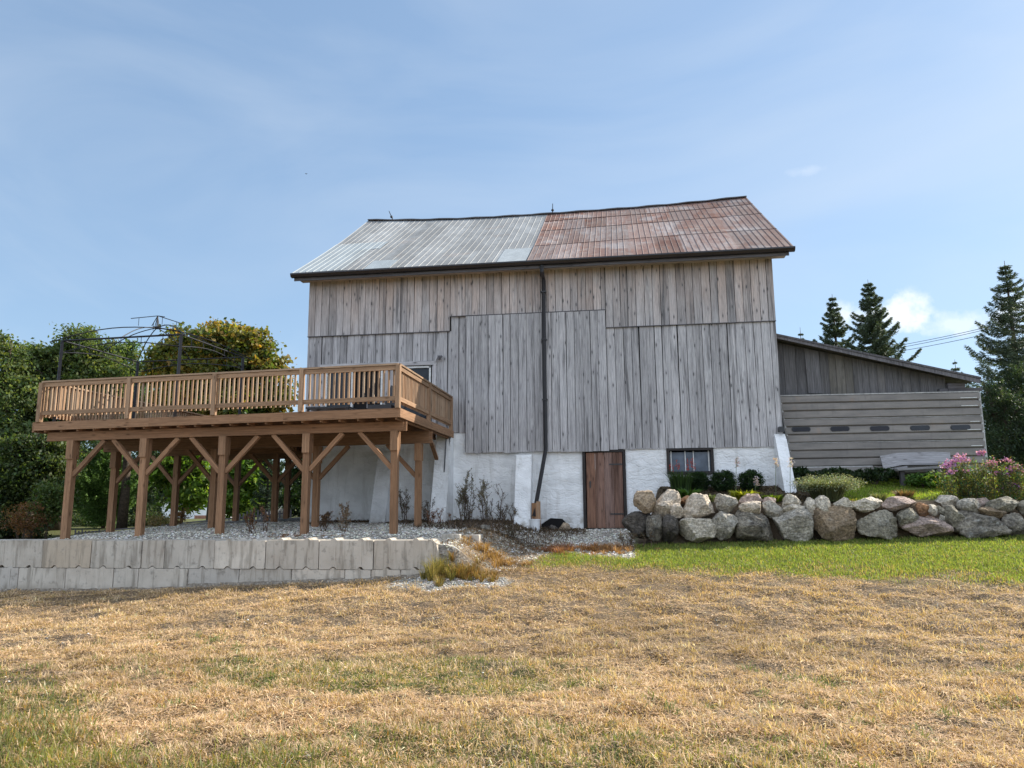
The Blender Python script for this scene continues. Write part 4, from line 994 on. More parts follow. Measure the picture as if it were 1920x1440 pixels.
BL = [
 (1188, 1232, 920, 962, UPY, 'tan', 'tan boulder at the top left end of the stone wall, beside the door'),
 (1223, 1275, 918, 972, UPY, 'cream', 'sunlit cream boulder, second from the left on top of the stone wall'),
 (1256, 1284, 943, 972, UPY - .1, 'cream', 'small sharp cream rock wedged left of the biggest cream boulder'),
 (1274, 1298, 929, 946, BK, 'orange', 'small orange rock behind the biggest cream boulder'),
 (1279, 1341, 925, 977, UPY - .1, 'cream', 'biggest cream boulder of the top row, rounded and sunlit'),
 (1340, 1386, 925, 967, UPY, 'grey', 'striped blue-grey boulder right of the biggest cream boulder'),
 (1384, 1430, 924, 952, BK, 'pink', 'brownish boulder at the back below the yellow hosta'),
 (1386, 1430, 940, 964, UPY - .15, 'cream', 'flat cream rock lying on the big dark mottled boulder'),
 (1428, 1459, 931, 953, BK, 'pink', 'pinkish rounded rock right of the yellow hosta'),
 (1432, 1472, 940, 974, UPY, 'grey', 'grey angular rock between the mottled boulder and the cracked white one'),
 (1467, 1504, 927, 956, UPY, 'pale', 'pale boulder with a vertical crack on the top row'),
 (1470, 1512, 944, 962, UPY - .1, 'pale', 'small flat pale rock under the cracked pale boulder'),
 (1168, 1236, 960, 1012, UPY + .1, 'dark', 'almost black boulder at the bottom left end of the stone wall'),
 (1211, 1243, 966, 1014, LO, 'mottled', 'upright dark grey stone at the left of the bottom row'),
 (1238, 1276, 966, 1018, LO, 'dark', 'upright blackish stone, left neighbour of the square striated block'),
 (1274, 1346, 972, 1018, LO, 'pale', 'square striated cream-grey block in the bottom row'),
 (1336, 1388, 958, 1014, LO, 'grey', 'light grey leaning boulder right of the square striated block'),
 (1378, 1454, 952, 1021, LO, 'mottled', 'large black and grey mottled boulder in the bottom row'),
 (1452, 1528, 951, 1023, LO, 'grey', 'large grey boulder with fine ridges in the bottom row'),
 (1510, 1537, 933, 978, UPY, 'pale', 'tall narrow grey stone left of the pale wedge-shaped rock'),
 (1525, 1561, 928, 972, UPY - .08, 'pale', 'pale wedge-shaped rock below the round grassy bush'),
 (1526, 1612, 950, 1019, LO, 'brown', 'smooth brown rounded boulder, largest of the bottom row'),
 (1564, 1600, 933, 957, UPY, 'pale', 'small sunlit rock on top just right of the round grassy bush'),
 (1597, 1659, 932, 961, UPY, 'pale', 'long light rock with a craggy sunlit top'),
 (1611, 1687, 956, 1012, LO, 'olive', 'dark flat-topped boulder right of the smooth brown boulder'),
 (1658, 1721, 931, 957, UPY, 'pink', 'flat rectangular slab on the top row'),
 (1685, 1726, 951, 986, UPY - .15, 'olive', 'round lichen-spotted stone under the flat rectangular slab'),
 (1718, 1746, 942, 968, UPY, 'orange', 'rusty orange-brown rock right of the flat rectangular slab'),
 (1693, 1786, 966, 1010, LO, 'pink', 'low purple-brown boulder sloping to the right'),
 (1743, 1762, 946, 969, UPY - .1, 'pale', 'left one of two little round stones touching each other'),
 (1757, 1777, 948, 968, UPY - .05, 'olive', 'right one of two little round stones touching each other'),
 (1757, 1801, 928, 954, BK, 'pale', 'rounded grey boulder on top, left of the pink phlox'),
 (1772, 1812, 948, 989, UPY - .1, 'olive', 'round speckled boulder under the rounded grey top boulder'),
 (1761, 1774, 965, 977, UPY - .15, 'grey', 'tiny filler stone between two round stones and a speckled boulder'),
 (1799, 1844, 935, 964, UPY, 'grey', 'smooth grey slanting boulder in front of the phlox'),
 (1796, 1900, 957, 1013, LO, 'mottled', 'broad dark ridged boulder low at the right'),
 (1824, 1858, 934, 955, BK, 'pink', 'small brownish rock tucked behind the slanting boulder'),
 (1836, 1890, 950, 975, UPY - .05, 'brown', 'flat brown rock lying on the broad dark ridged boulder'),
 (1855, 1914, 931, 966, UPY, 'olive', 'craggy boulder with a dark hollow at the upper right'),
 (1884, 1935, 962, 1010, LO, 'mottled', 'dark boulder cut by the right edge of the photo in the bottom row'),
 (1932, 2010, 962, 1010, LO, 'grey', 'grey boulder of the bottom row just outside the right photo edge'),
 (2005, 2080, 958, 1008, LO, 'brown', 'brown boulder of the bottom row outside the right photo edge'),
 (1946, 1992, 932, 964, UPY, 'pale', 'pale boulder of the top row just outside the right photo edge'),
 (1988, 2050, 930, 962, UPY, 'tan', 'tan boulder of the top row outside the right photo edge'),
 (1911, 1950, 938, 968, UPY, 'olive', 'boulder cut by the right edge of the photo in the top row'),
]
for i, b in enumerate(BL): boulder(*b, seed=i + 3, cuts=6 if b[5] in ('brown',) else 10)
o = boulder(1478, 1499, 900, 916, 18.6, 'pale', 'small pale stone on the lawn at the foot of the right buttress', 77); o['group'] = ''; del o['group']
o = boulder(1048, 1069, 980, 1000, 19.0, 'tan', 'pale brown stone set in the broken hole at the foot of the wall', 78, cuts=12); del o['group']
o = boulder(1027, 1050, 984, 1004, 19.1, 'dark', 'dark rubble lump at the left of the broken hole in the wall', 79, cuts=12); del o['group']
for k, (px, py, w, lb_) in enumerate(((597, 1000, 10, 'grey stone lying by the foot of a deck post'), (905, 1026, 14, 'dark stone lying on the gravel below the wall'), (205, 1006, 5, 'small dark stone on the block wall top'), (372, 1011, 5, 'little black stone on the top course of blocks'), (442, 1011, 5, 'little dark stone right of the middle deck post'))):
    Y = 14.2 if k != 1 else 16.4; o = boulder(px - w, px + w, py - w * .6, py + w * .6, Y, 'mottled', lb_, 80 + k); del o['group']; o.location.z = H(o.location.x, o.location.y) + .02

# ------------------------------------------------------------------ leaves, needles, blades
def leafset(P_, size, aspect=.5, nrm=None, cols=None, rg=rng, flat=0.0, direction=None, spread=1.0):
    """diamond leaves: centres P_, returns V, F, colours"""
    n = len(P_); size = np.broadcast_to(size, (n,))
    d = rg.normal(size=(n, 3)) * spread
    if direction is not None: d = d + direction
    d /= np.linalg.norm(d, axis=1)[:, None]
    u = rg.normal(size=(n, 3)); u[:, 2] += flat; s = np.cross(d, u); s /= np.linalg.norm(s, axis=1)[:, None] + 1e-9
    up_ = np.cross(s, d) 
    a = P_ - d * size[:, None] * .5; b = P_ + d * size[:, None] * .5
    w = s * (size * aspect * .5)[:, None]; bend = up_ * (size * .12)[:, None]
    V = np.stack([a, P_ + w + bend, b, P_ - w + bend], 1).reshape(-1, 3)
    Fq = np.arange(4 * n).reshape(n, 4)
    return V, Fq, np.repeat(cols, 4, 0) if cols is not None else None
def huevar(n, base, dv=.25, dh=.12, rg=rng):
    c = np.tile(np.array(base, float), (n, 1)); v = np.exp(rg.normal(0, dv, n)); h = rg.normal(0, dh, n)
    c = c * v[:, None]; c[:, 0] *= 1 + h; c[:, 2] *= 1 - h * .5; return np.clip(c, .004, .9)
def crown_leaves(blobs, n, size, pal, seed, shell=.62, size_var=.3, aspect=.55, sub=.28):
    """blobs: (x,y,z,rx,ry,rz). leaves gather in small sprays placed mostly near the surface of the blobs"""
    rg = np.random.default_rng(seed); vol = np.array([b[3] * b[4] * b[5] for b in blobs]) ** .75; pr = vol / vol.sum()
    ns = max(20, n // 26); bi = rg.choice(len(blobs), ns, p=pr); d = rg.normal(size=(ns, 3)); d /= np.linalg.norm(d, axis=1)[:, None]
    r = shell + (1 - shell) * rg.random(ns) ** .6; r[rg.random(ns) < .15] *= .6
    B_ = np.array(blobs); cen = B_[bi, :3] + d * r[:, None] * B_[bi, 3:6] * (1 + .22 * (rg.random(ns)[:, None] - .5))
    si = rg.integers(0, ns, n); rad = sub * (.5 + rg.random(ns))
    off = rg.normal(size=(n, 3)) * rad[si][:, None] * np.array([1, 1, .55]) * .6
    P_ = cen[si] + off
    tone = rg.random(ns); pal = np.array(pal, float); k = (tone * (len(pal) - 1)); i0 = np.minimum(k.astype(int), len(pal) - 2); f = (k - i0)[:, None]
    base = pal[i0] * (1 - f) + pal[i0 + 1] * f
    cols = base[si] * np.exp(rg.normal(0, .22, n))[:, None]; cols[:, 0] *= 1 + rg.normal(0, .12, n)
    return leafset(P_, size * (1 + size_var * rg.normal(size=n)).clip(.4, 2), aspect, cols=np.clip(cols, .004, .8), rg=rg, flat=.8)
def limbs(m, base, top, r0, blobs, seed, n=None):
    rr = random.Random(seed); base = Vector(base); top = Vector(top)
    pts = [base.lerp(top, t) + Vector((rr.uniform(-.1, .1), rr.uniform(-.1, .1), 0)) * t for t in (0, .25, .5, .75, 1)]; pts[0] = base
    m.tube(pts, [r0 * 1.25, r0, r0 * .8, r0 * .55, r0 * .25], 9)
    for b in blobs[:9]:
        for q in range(2):
            e = Vector((b[0] + rr.uniform(-.4, .4) * b[3], b[1] + rr.uniform(-.4, .4) * b[4], b[2] + rr.uniform(-.1, .6) * b[5])); s0 = base.lerp(top, rr.uniform(.35, .8))
            mid = s0.lerp(e, .5) + Vector((0, 0, -.15 + rr.uniform(-.1, .3))); m.tube([s0, mid, e], [r0 * .38, r0 * .24, r0 * .08], 6)
            for z in range(3):
                f = mid.lerp(e, rr.uniform(0, 1)); g = f + Vector((rr.uniform(-1, 1) * b[3], rr.uniform(-1, 1) * b[4], rr.uniform(0, 1) * b[5])) * .6; m.tube([f, g], [r0 * .12, r0 * .04], 5, cap=False)
def tree(name, label, base, h, blobs, n, size, pal, seed, r0=.16, group=None, cat='tree', **kw):
    rs_ = random.Random(seed + 1); sat = []
    for b in blobs:
        for q in range(5):
            a = rs_.uniform(0, 6.28); e = rs_.uniform(-.3, 1.2); f = rs_.uniform(.14, .30); sat.append((b[0] + math.cos(a) * math.cos(e) * b[3] * 1.0, b[1] + math.sin(a) * math.cos(e) * b[4], b[2] + math.sin(e) * b[5] * .98, b[3] * f, b[4] * f, b[5] * f))
    blobs = [(b[0], b[1], b[2], b[3] * .88, b[4] * .88, b[5] * .86) for b in blobs] + sat
    t = thing(name, label, cat, base, group); m = MB(); limbs(m, base, (base[0] + .1, base[1], base[2] + h * .82), r0, blobs, seed)
    m.build('trunk', M['bark'], t, smooth=True)
    V, Fq, c = crown_leaves(blobs, n, size, pal, seed, **kw); npmesh('crown', V, Fq, M['leaf'], t, col=c); return t
def ptblob(px, py, Y, rpx, rpz, ry=None):
    c = onY(px, py, Y); k = Y / 1330.0; return (c.x, Y, c.z, rpx * k, ry or rpx * k * .9, rpz * k)
def bush(name, label, px, py, Y, rpx, rpz, n, size, pal, seed, cat='shrub', aspect=.5, group=None, shell=.7, sub=.06):
    c = onY(px, py, Y); k = Y / 1330.; z = H(c.x, Y); rg = np.random.default_rng(seed)
    t = thing(name, label, cat, (c.x, Y, z), group); V, Fq, cc = crown_leaves([(c.x, Y, c.z, rpx * k, rpx * k * .9, rpz * k)], n, size, pal, seed, shell=shell, aspect=aspect, sub=sub)
    npmesh('foliage', V, Fq, M['leaf'], t, col=cc); m = MB()
    for q in range(6): m.tube([(c.x, Y, z - .05), (c.x + rg.normal() * .25 * rpx * k, Y + rg.normal() * .05, c.z)], [.015, .005], 5)
    m.build('stems', M['bark'], t); return t
GREEN = [(.06, .09, .035), (.10, .14, .05), (.17, .21, .07)]; DKG = [(.025, .045, .025), (.045, .07, .035), (.06, .10, .04)]
LTG = [(.06, .10, .02), (.11, .17, .03), (.17, .22, .045)]; MAP = [(.075, .11, .03), (.12, .145, .035), (.20, .185, .04), (.34, .21, .045)]
def gb(px, Y): p = onY(px, 900, Y); return (p.x, Y, H(p.x, Y))
tree('ash_tree', 'tall leafy green tree at the far left edge of the photo', gb(-10, 25), 9, [ptblob(-15, 690, 25, 85, 70), ptblob(35, 760, 25, 70, 70), ptblob(-20, 860, 25, 90, 80), ptblob(50, 860, 24.5, 55, 70), ptblob(20, 935, 24.5, 60, 40)], 42000, .13, GREEN, 101, .22, 'green trees left of the deck')
tree('ash_tree', 'broad green tree whose top stands behind the left gazebo post', gb(110, 27), 9, [ptblob(110, 700, 27, 80, 65), ptblob(60, 685, 27, 50, 45), ptblob(150, 650, 27, 45, 36), ptblob(190, 700, 27, 55, 60), ptblob(110, 780, 27, 95, 60), ptblob(190, 765, 27, 55, 50), ptblob(70, 890, 26, 60, 70)], 56000, .13, [(.055, .085, .03), (.10, .14, .045), (.17, .20, .065)], 102, .24, 'green trees left of the deck')
tree('ash_tree', 'green tree showing between the two gazebo posts, left of the orange maple', gb(235, 29), 8, [ptblob(230, 690, 29, 42, 48), ptblob(255, 740, 29, 55, 55), ptblob(200, 745, 29, 60, 55), ptblob(240, 770, 29, 60, 50)], 26000, .13, [(.06, .10, .04), (.10, .15, .055), (.15, .20, .08)], 103, .18, 'green trees left of the deck')
tree('maple_tree', 'rounded maple turning orange and yellow behind the deck', gb(405, 27), 10, [ptblob(415, 640, 27, 62, 42), ptblob(350, 665, 27, 60, 45), ptblob(470, 670, 27, 55, 45), ptblob(310, 700, 27, 45, 42), ptblob(500, 700, 27, 34, 42), ptblob(400, 710, 27, 90, 60), ptblob(440, 770, 27, 95, 60), ptblob(340, 775, 27, 70, 60), ptblob(530, 740, 27, 22, 45)], 60000, .14, MAP, 104, .24, aspect=.8)
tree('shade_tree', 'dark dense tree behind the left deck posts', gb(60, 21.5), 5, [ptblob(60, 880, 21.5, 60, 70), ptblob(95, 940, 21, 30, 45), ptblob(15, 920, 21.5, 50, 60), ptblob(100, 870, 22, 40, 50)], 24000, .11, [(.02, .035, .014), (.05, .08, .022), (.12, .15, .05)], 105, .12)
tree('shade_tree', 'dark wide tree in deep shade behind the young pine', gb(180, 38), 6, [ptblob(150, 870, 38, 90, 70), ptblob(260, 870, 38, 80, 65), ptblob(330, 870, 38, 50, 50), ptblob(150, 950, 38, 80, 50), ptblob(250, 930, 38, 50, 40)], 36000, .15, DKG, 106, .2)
tree('walnut_shrub', 'bright green large-leaved shrub seen under the middle of the deck', gb(345, 30), 3.4, [ptblob(345, 880, 30, 45, 32), ptblob(310, 895, 30, 25, 30), ptblob(370, 920, 30, 26, 35), ptblob(345, 935, 30, 35, 30)], 6500, .26, [(.08, .13, .03), (.15, .25, .04), (.24, .36, .06)], 107, .05, cat='shrub', aspect=.4, sub=.3)
tree('walnut_shrub', 'bright green drooping shrub seen under the deck left of the two dark rear posts', gb(465, 36), 4.5, [ptblob(430, 900, 36, 30, 50), ptblob(470, 885, 36, 34, 42), ptblob(475, 930, 36, 32, 40), ptblob(450, 950, 36, 40, 26)], 12000, .24, [(.08, .13, .03), (.14, .24, .04), (.22, .33, .06)], 108, .05, cat='shrub', aspect=.35, sub=.28)
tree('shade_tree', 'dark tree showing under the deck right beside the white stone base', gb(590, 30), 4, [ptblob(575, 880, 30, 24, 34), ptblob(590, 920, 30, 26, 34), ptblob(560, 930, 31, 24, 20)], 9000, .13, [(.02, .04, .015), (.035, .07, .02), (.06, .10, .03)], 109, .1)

def conifer(name, label, base, h, rad, seed, nw=26, pal=((.06, .085, .055), (.10, .13, .075)), droop=.25, skip=0.0, dens=1.0, group=None, needle=.11, up_=.25, full=.55, trunkvis=.0):
    rg = np.random.default_rng(seed); rr = random.Random(seed); t = thing(name, label, 'tree', base, group)
    bx, by, bz = base; m = MB(); m.tube([(bx, by, bz - .2), (bx + .02, by, bz + h * .5), (bx, by, bz + h)], [h * .016 + .03, h * .010 + .015, .01], 8, (.3, 0, .3))
    pts = []; dirs = []
    for w in range(nw):
        f = (w + rr.random() * .6) / nw; f = f ** .9; z = bz + h * (.06 + .93 * f); L = rad * ((1 - f) ** full) * 1.0
        L = min(L, rad * (.035 + 1.15 * (1 - f)))
        nb = rr.randint(5, 7)
        for k in range(nb):
            if rr.random() < skip: continue
            a = 2 * math.pi * (k + rr.random() * .8) / nb; Lb = L * rr.uniform(.6, 1.12); seg = 7; dr = Vector((math.cos(a), math.sin(a), 0)); prev = Vector((bx, by, z)); P2 = [prev]
            for s in range(1, seg + 1):
                q = s / seg; p = Vector((bx, by, z)) + dr * (Lb * q) + Vector((0, 0, Lb * (up_ * q * q - droop * q * (1.2 - q)) * 1.6)); P2.append(p)
            if Lb > .25: m.tube(P2[::2] + ([P2[-1]] if seg % 2 else []), [max(.006, .012 * h / 8 * (1 - i / 5)) for i in range(len(P2[::2]) + (seg % 2))], 4, (.3, 0, .3), cap=False)
            nn = int(dens * (14 + 120 * Lb)); tt = rg.random(nn) ** .75
            sd = np.array([-dr.y, dr.x, 0]); P3 = np.array([p[:] for p in P2]); ix = tt * seg; i0 = np.minimum(ix.astype(int), seg - 1); ff = (ix - i0)[:, None]
            c = P3[i0] * (1 - ff) + P3[i0 + 1] * ff
            tw = rg.integers(0, 9, nn) / 9.0; side = rg.normal(0, 1, nn) * (.06 + .26 * Lb * (1 - tt) * .55)
            c = c + side[:, None] * sd[None] * 1.0; c[:, 2] -= np.abs(side) * .35 + rg.random(nn) * .09 * min(1, Lb); c += rg.normal(0, .02, (nn, 3))
            pts.append(c); dirs.append(np.array(dr[:])[None] * .8 + np.sign(side)[:, None] * sd[None] * .7 + np.array([0, 0, -.15])[None] * np.ones((nn, 1)))
    P_ = np.concatenate(pts); D = np.concatenate(dirs); n = len(P_)
    m.build('trunk', M['bark'], t, smooth=True)
    k = rg.random(n)[:, None]; cols = np.array(pal[0]) * (1 - k) + np.array(pal[1]) * k; cols = cols * np.exp(rg.normal(0, .25, n))[:, None]
    V, Fq, c = leafset(P_, needle * (.7 + .6 * rg.random(n)), .22, cols=cols, rg=rg, direction=D, spread=.45); npmesh('crown', V, Fq, M['needle'], t, col=c); return t
def con(name, label, px, ytop, Y, radpx, seed, **kw):
    p = onY(px, ytop, Y); b = H(p.x, Y); return conifer(name, label, (p.x, Y, b), p.z - b, radpx * Y / 1330, seed, **kw)
SPG = 'spruces behind the shed'
con('spruce_tree', 'tallest open-branched spruce at the right edge of the photo', 1883, 489, 31, 125, 201, nw=32, dens=2.1, skip=.08, droop=.30, up_=.22, group=SPG, full=.62, needle=.13)
con('spruce_tree', 'left of the two dark spruces rising over the shed roof', 1560, 551, 44, 95, 202, nw=30, dens=2.4, skip=.04, group=SPG, full=.75, needle=.17)
con('spruce_tree', 'right, fuller of the two dark spruces rising over the shed roof', 1627, 524, 42, 115, 203, nw=34, dens=2.8, skip=.03, group=SPG, full=.7, needle=.17)
con('spruce_tree', 'tiny spruce top showing just right of the barn above the shed roof', 1500, 613, 60, 55, 204, nw=18, group=SPG, full=.9, needle=.2)
con('spruce_tree', 'small spruce top peeking over the low end of the shed roof', 1790, 674, 50, 60, 205, nw=20, group=SPG, full=.9, needle=.16)
con('spruce_tree', 'broad spruce crown low behind the shed roof, right of the fuller dark spruce', 1668, 640, 46, 60, 207, nw=18, group=SPG, full=.7, needle=.16, pal=((.03, .05, .02), (.06, .09, .03)))
tree('evergreen_tree', 'dense dark evergreen mass low at the right behind the trailer panel', gb(1890, 28), 4, [ptblob(1872, 760, 28, 26, 50), ptblob(1900, 800, 28, 46, 60), ptblob(1868, 850, 27.5, 28, 46), ptblob(1930, 750, 29, 50, 70), ptblob(1925, 860, 28, 40, 40)], 26000, .10, [(.03, .05, .03), (.045, .07, .038), (.07, .10, .05)], 208, .14, aspect=.3, sub=.22)
con('young_pine', 'young bright green pine standing behind the left deck posts', 206, 830, 29.8, 78, 206, nw=26, dens=4.2, pal=((.08, .15, .04), (.15, .26, .06)), droop=-.15, up_=.55, full=.62, needle=.13)
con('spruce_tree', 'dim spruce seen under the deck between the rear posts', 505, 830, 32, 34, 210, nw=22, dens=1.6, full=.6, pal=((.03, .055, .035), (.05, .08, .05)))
# far hedge-like wood closing the horizon
far_b = [];
rgb = np.random.default_rng(5)
def farwood(name, label, a0, a1, D, hh, n, seed, size):
    rg = np.random.default_rng(seed); bl = []
    for k in range(26):
        t = k / 25; x = a0 + (a1 - a0) * t; y = D + rg.normal() * 3; r = hh * (.4 + .2 * rg.random()); bl.append((x, y, .5 + r * .8, r * .9, r * .8, r * (.9 + .3 * rg.random())))
    V, Fq, c = crown_leaves(bl, n, size, [(.02, .035, .02), (.035, .055, .025), (.05, .075, .03)], seed, sub=.9); o = npmesh(name, V, Fq, M['leaf'], col=c); tag(o, label, 'wood', kind='stuff')
farwood('far_wood', 'distant dark wood closing the view beyond the farm', -75, -12, 75, 6, 30000, 301, .55)
farwood('far_wood', 'distant wood behind the shed and spruces on the right', 14, 60, 80, 8, 26000, 302, .6)

# far white house seen under the deck
hp = onY(368, 985, 62); hs = thing('white_house', 'small distant white house with brick base seen under the deck', 'house', (hp.x, 62, .5))
m = MB(); m.box(hp.x - 1.3, hp.x + 1.3, 62, 66, .2, 2.4); m.build('wall', M['white_plastic'], hs)
m = MB(); m.box(hp.x - .2, hp.x + 1.32, 61.95, 61.99, .2, .9); m.build('brick_base', simple('brick', (.30, .15, .10), .9, .3), hs)
m = MB(); m.prism([(hp.x - 1.5, 2.4), (hp.x + 1.5, 2.4), (hp.x, 3.1)], 61.8, 66.2, 'y'); m.build('roof', M['siding_dark'], hs)
m = MB(); m.box(hp.x - .35, hp.x + .4, 61.94, 61.98, 1.4, 2.0); m.build('window', M['glass'], hs)
hp2 = onY(318, 975, 62); hs = thing('white_shed', 'small distant white outbuilding left of the far white house', 'shed', (hp2.x, 62, .5))
m = MB(); m.box(hp2.x - .8, hp2.x + .8, 62, 65, .2, 1.6); m.build('wall', M['white_plastic'], hs); m = MB(); m.prism([(hp2.x - .9, 1.6), (hp2.x + .9, 1.6), (hp2.x, 2.3)], 61.9, 65, 'y'); m.build('roof', M['white_trim'], hs)
# stones and a white lump seen between rear posts
o = boulder(485, 516, 940, 962, 24.5, 'grey', 'grey rock heap seen under the deck left of the rear dark post', 91); del o['group']; o.location.z = H(o.location.x, 24.5) + .2
o = boulder(516, 532, 950, 975, 26, 'pale', 'pale rock seen between the two dark rear deck posts', 92); del o['group']; o.location.z = H(o.location.x, 26) + .5
# picket fence behind
fn = thing('picket_fence', 'old dark picket fence in the shade behind the deck', 'fence', (-16, 24.0, .9)); m = MB()
for k in range(62):
    x = -19 + k * .13; z = H(x, 24.0); m.box(x, x + .05, 24.0, 24.02, z, z + .36 + random.uniform(-.05, .05))
m.build('pickets', M['siding_dark'], fn); m = MB(); m.bar((-19, 24.04, H(-19, 24.0) + .25), (-11.3, 24.04, H(-11.3, 24.0) + .25), .03, .05); m.build('rail', M['siding_dark'], fn)
# pale green bin
p = onY(134, 992, 17.5); bn = thing('bin', 'small pale green bin behind the leftmost deck post', 'bin', (p.x, 17.5, H(p.x, 17.5))); zb = H(p.x, 17.5)
m = MB(); m.tube([(p.x, 17.5, zb), (p.x, 17.5, zb + .28)], [.11, .13], 14); m.build('body', simple('bin_green', (.22, .30, .24), .5, .1), bn); m = MB(); m.tube([(p.x, 17.5, zb + .28), (p.x, 17.5, zb + .31)], [.14, .14], 14); m.build('lid', M['panel'], bn)

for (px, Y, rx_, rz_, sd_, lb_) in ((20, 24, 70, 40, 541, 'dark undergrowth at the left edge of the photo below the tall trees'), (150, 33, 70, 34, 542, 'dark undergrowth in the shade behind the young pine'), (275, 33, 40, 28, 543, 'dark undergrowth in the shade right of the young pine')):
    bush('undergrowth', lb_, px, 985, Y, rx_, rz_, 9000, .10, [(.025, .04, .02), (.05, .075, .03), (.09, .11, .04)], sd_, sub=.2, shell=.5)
# power lines
for k, (ya, yb_) in enumerate(((648, 617.5), (652.5, 621.5), (659, 630))):
    a = onY(1672, ya + 2, 70); b = onY(1822, yb_, 62); d = (b - a); s0 = a - d * 1.6; s1 = b + d * 2.2; m = MB()
    m.tube([s0.lerp(s1, t) - Vector((0, 0, .9 * math.sin(math.pi * t) - .78)) for t in np.linspace(0, 1, 24)], .022, 5)
    tag(m.build('power_line', M['wire']), ('uppermost', 'middle', 'lowest')[k] + ' of three power lines crossing the sky between the spruces', 'power line', 'power lines')
# bird
p = onY(574, 326, 60); m = MB(); m.add([(p.x - .14, 60, p.z + .05), (p.x - .03, 59.95, p.z), (p.x - .03, 60.06, p.z)], [(0, 1, 2)]); m.add([(p.x + .14, 60, p.z + .05), (p.x + .03, 59.95, p.z), (p.x + .03, 60.06, p.z)], [(0, 1, 2)])
m.tube([(p.x, 59.85, p.z), (p.x, 59.95, p.z), (p.x, 60.1, p.z)], [.01, .035, .008], 6); tag(m.build('bird', M['black']), 'tiny dark bird flying in the open sky left of the barn roof', 'bird')

# bucket, board under the downspout
p = onY(1003, 992, 18.55); zb = H(p.x, 18.55)
bk = thing('bucket', 'white plastic bucket standing under the end of the downspout', 'bucket', (p.x, 18.55, zb))
m = MB(); m.tube([(p.x, 18.55, zb - .02), (p.x, 18.55, zb + .26)], [.115, .13], 20); m.build('body', M['white_plastic'], bk, smooth=False); m = MB(); m.tube([(p.x, 18.55, zb + .26), (p.x, 18.55, zb + .285)], [.138, .138], 20); m.build('rim', M['white_plastic'], bk)
m = MB(); m.box(p.x - .1, p.x + .02, 18.75, 18.79, zb + .1, zb + .68); m.box(p.x + .02, p.x + .12, 18.75, 18.78, zb + .1, zb + .72, (.9, 1, .5)); 
tag(m.build('wooden_board', M['deck']), 'short upright brown board behind the white bucket', 'board')

# ------------------------------------------------------------------ plants
BOX = [(.012, .030, .010), (.022, .05, .014), (.04, .075, .02)]
bush('round_shrub', 'small clipped round dark shrub right of the red flowers, directly left of the hosta stalk', 1357, 903, 18.6, 20, 19, 9000, .035, BOX, 401, group='clipped round shrubs')
bush('round_shrub', 'clipped round dark shrub nearest the right buttress', 1408, 901, 18.7, 20, 17, 8000, .035, BOX, 402, group='clipped round shrubs')
bush('round_shrub', 'clipped round dark shrub half hidden behind the red flowers', 1311, 903, 18.75, 17, 16, 7000, .035, BOX, 403, group='clipped round shrubs')
bush('leafy_shrub', 'dark leafy shrub at the left foot of the ribbed trailer panel', 1497, 893, 19.0, 20, 14, 2600, .08, [(.015, .03, .012), (.03, .055, .02)], 404)
bush('leafy_plant', 'bright green leafy plant under the plank bench', 1735, 899, 18.75, 34, 9, 2000, .075, [(.04, .09, .02), (.09, .17, .03), (.15, .25, .05)], 405, cat='plant')
bush('leafy_plant', 'dim green plant left of the plank bench at the foot of the trailer panel', 1560, 888, 19.2, 34, 8, 1800, .07, [(.02, .04, .015), (.05, .08, .03)], 406, cat='plant')
bush('leafy_plant', 'low dark plants under the long trailer panel, between bush and bench', 1640, 890, 19.2, 40, 10, 1800, .07, [(.015, .03, .012), (.035, .06, .02)], 407, cat='plant')
def blades(cx, cy, z, n, h, spread, rg, lean=.5, w=.012, base=.5):
    """upright curved blades -> V,F arrays, 5 verts 2 faces each"""
    a = rg.random(n) * 2 * math.pi; r = spread * rg.random(n) ** .5; bx = cx + np.cos(a) * r * base; by = cy + np.sin(a) * r * base
    hh = h * (.55 + .5 * rg.random(n)); out = lean * (.3 + rg.random(n)) ; tx = bx + np.cos(a) * out * hh; ty = by + np.sin(a) * out * hh
    s = np.stack([-np.sin(a + rg.normal(0, .8, n)), np.cos(a + rg.normal(0, .8, n)), np.zeros(n)], 1) * w / 2
    p0 = np.stack([bx, by, np.full(n, z)], 1); mid = np.stack([bx * .68 + tx * .32, by * .68 + ty * .32, z + hh * .6], 1); tip = np.stack([tx, ty, z + hh * (1 - .35 * out)], 1)
    V = np.stack([p0 - s, p0 + s, mid + s * .8, mid - s * .8, tip], 1).reshape(-1, 3); i = np.arange(n)[:, None] * 5
    return V, [i + np.array([[0, 1, 2, 3]]), i + np.array([[3, 2, 4]])], tip
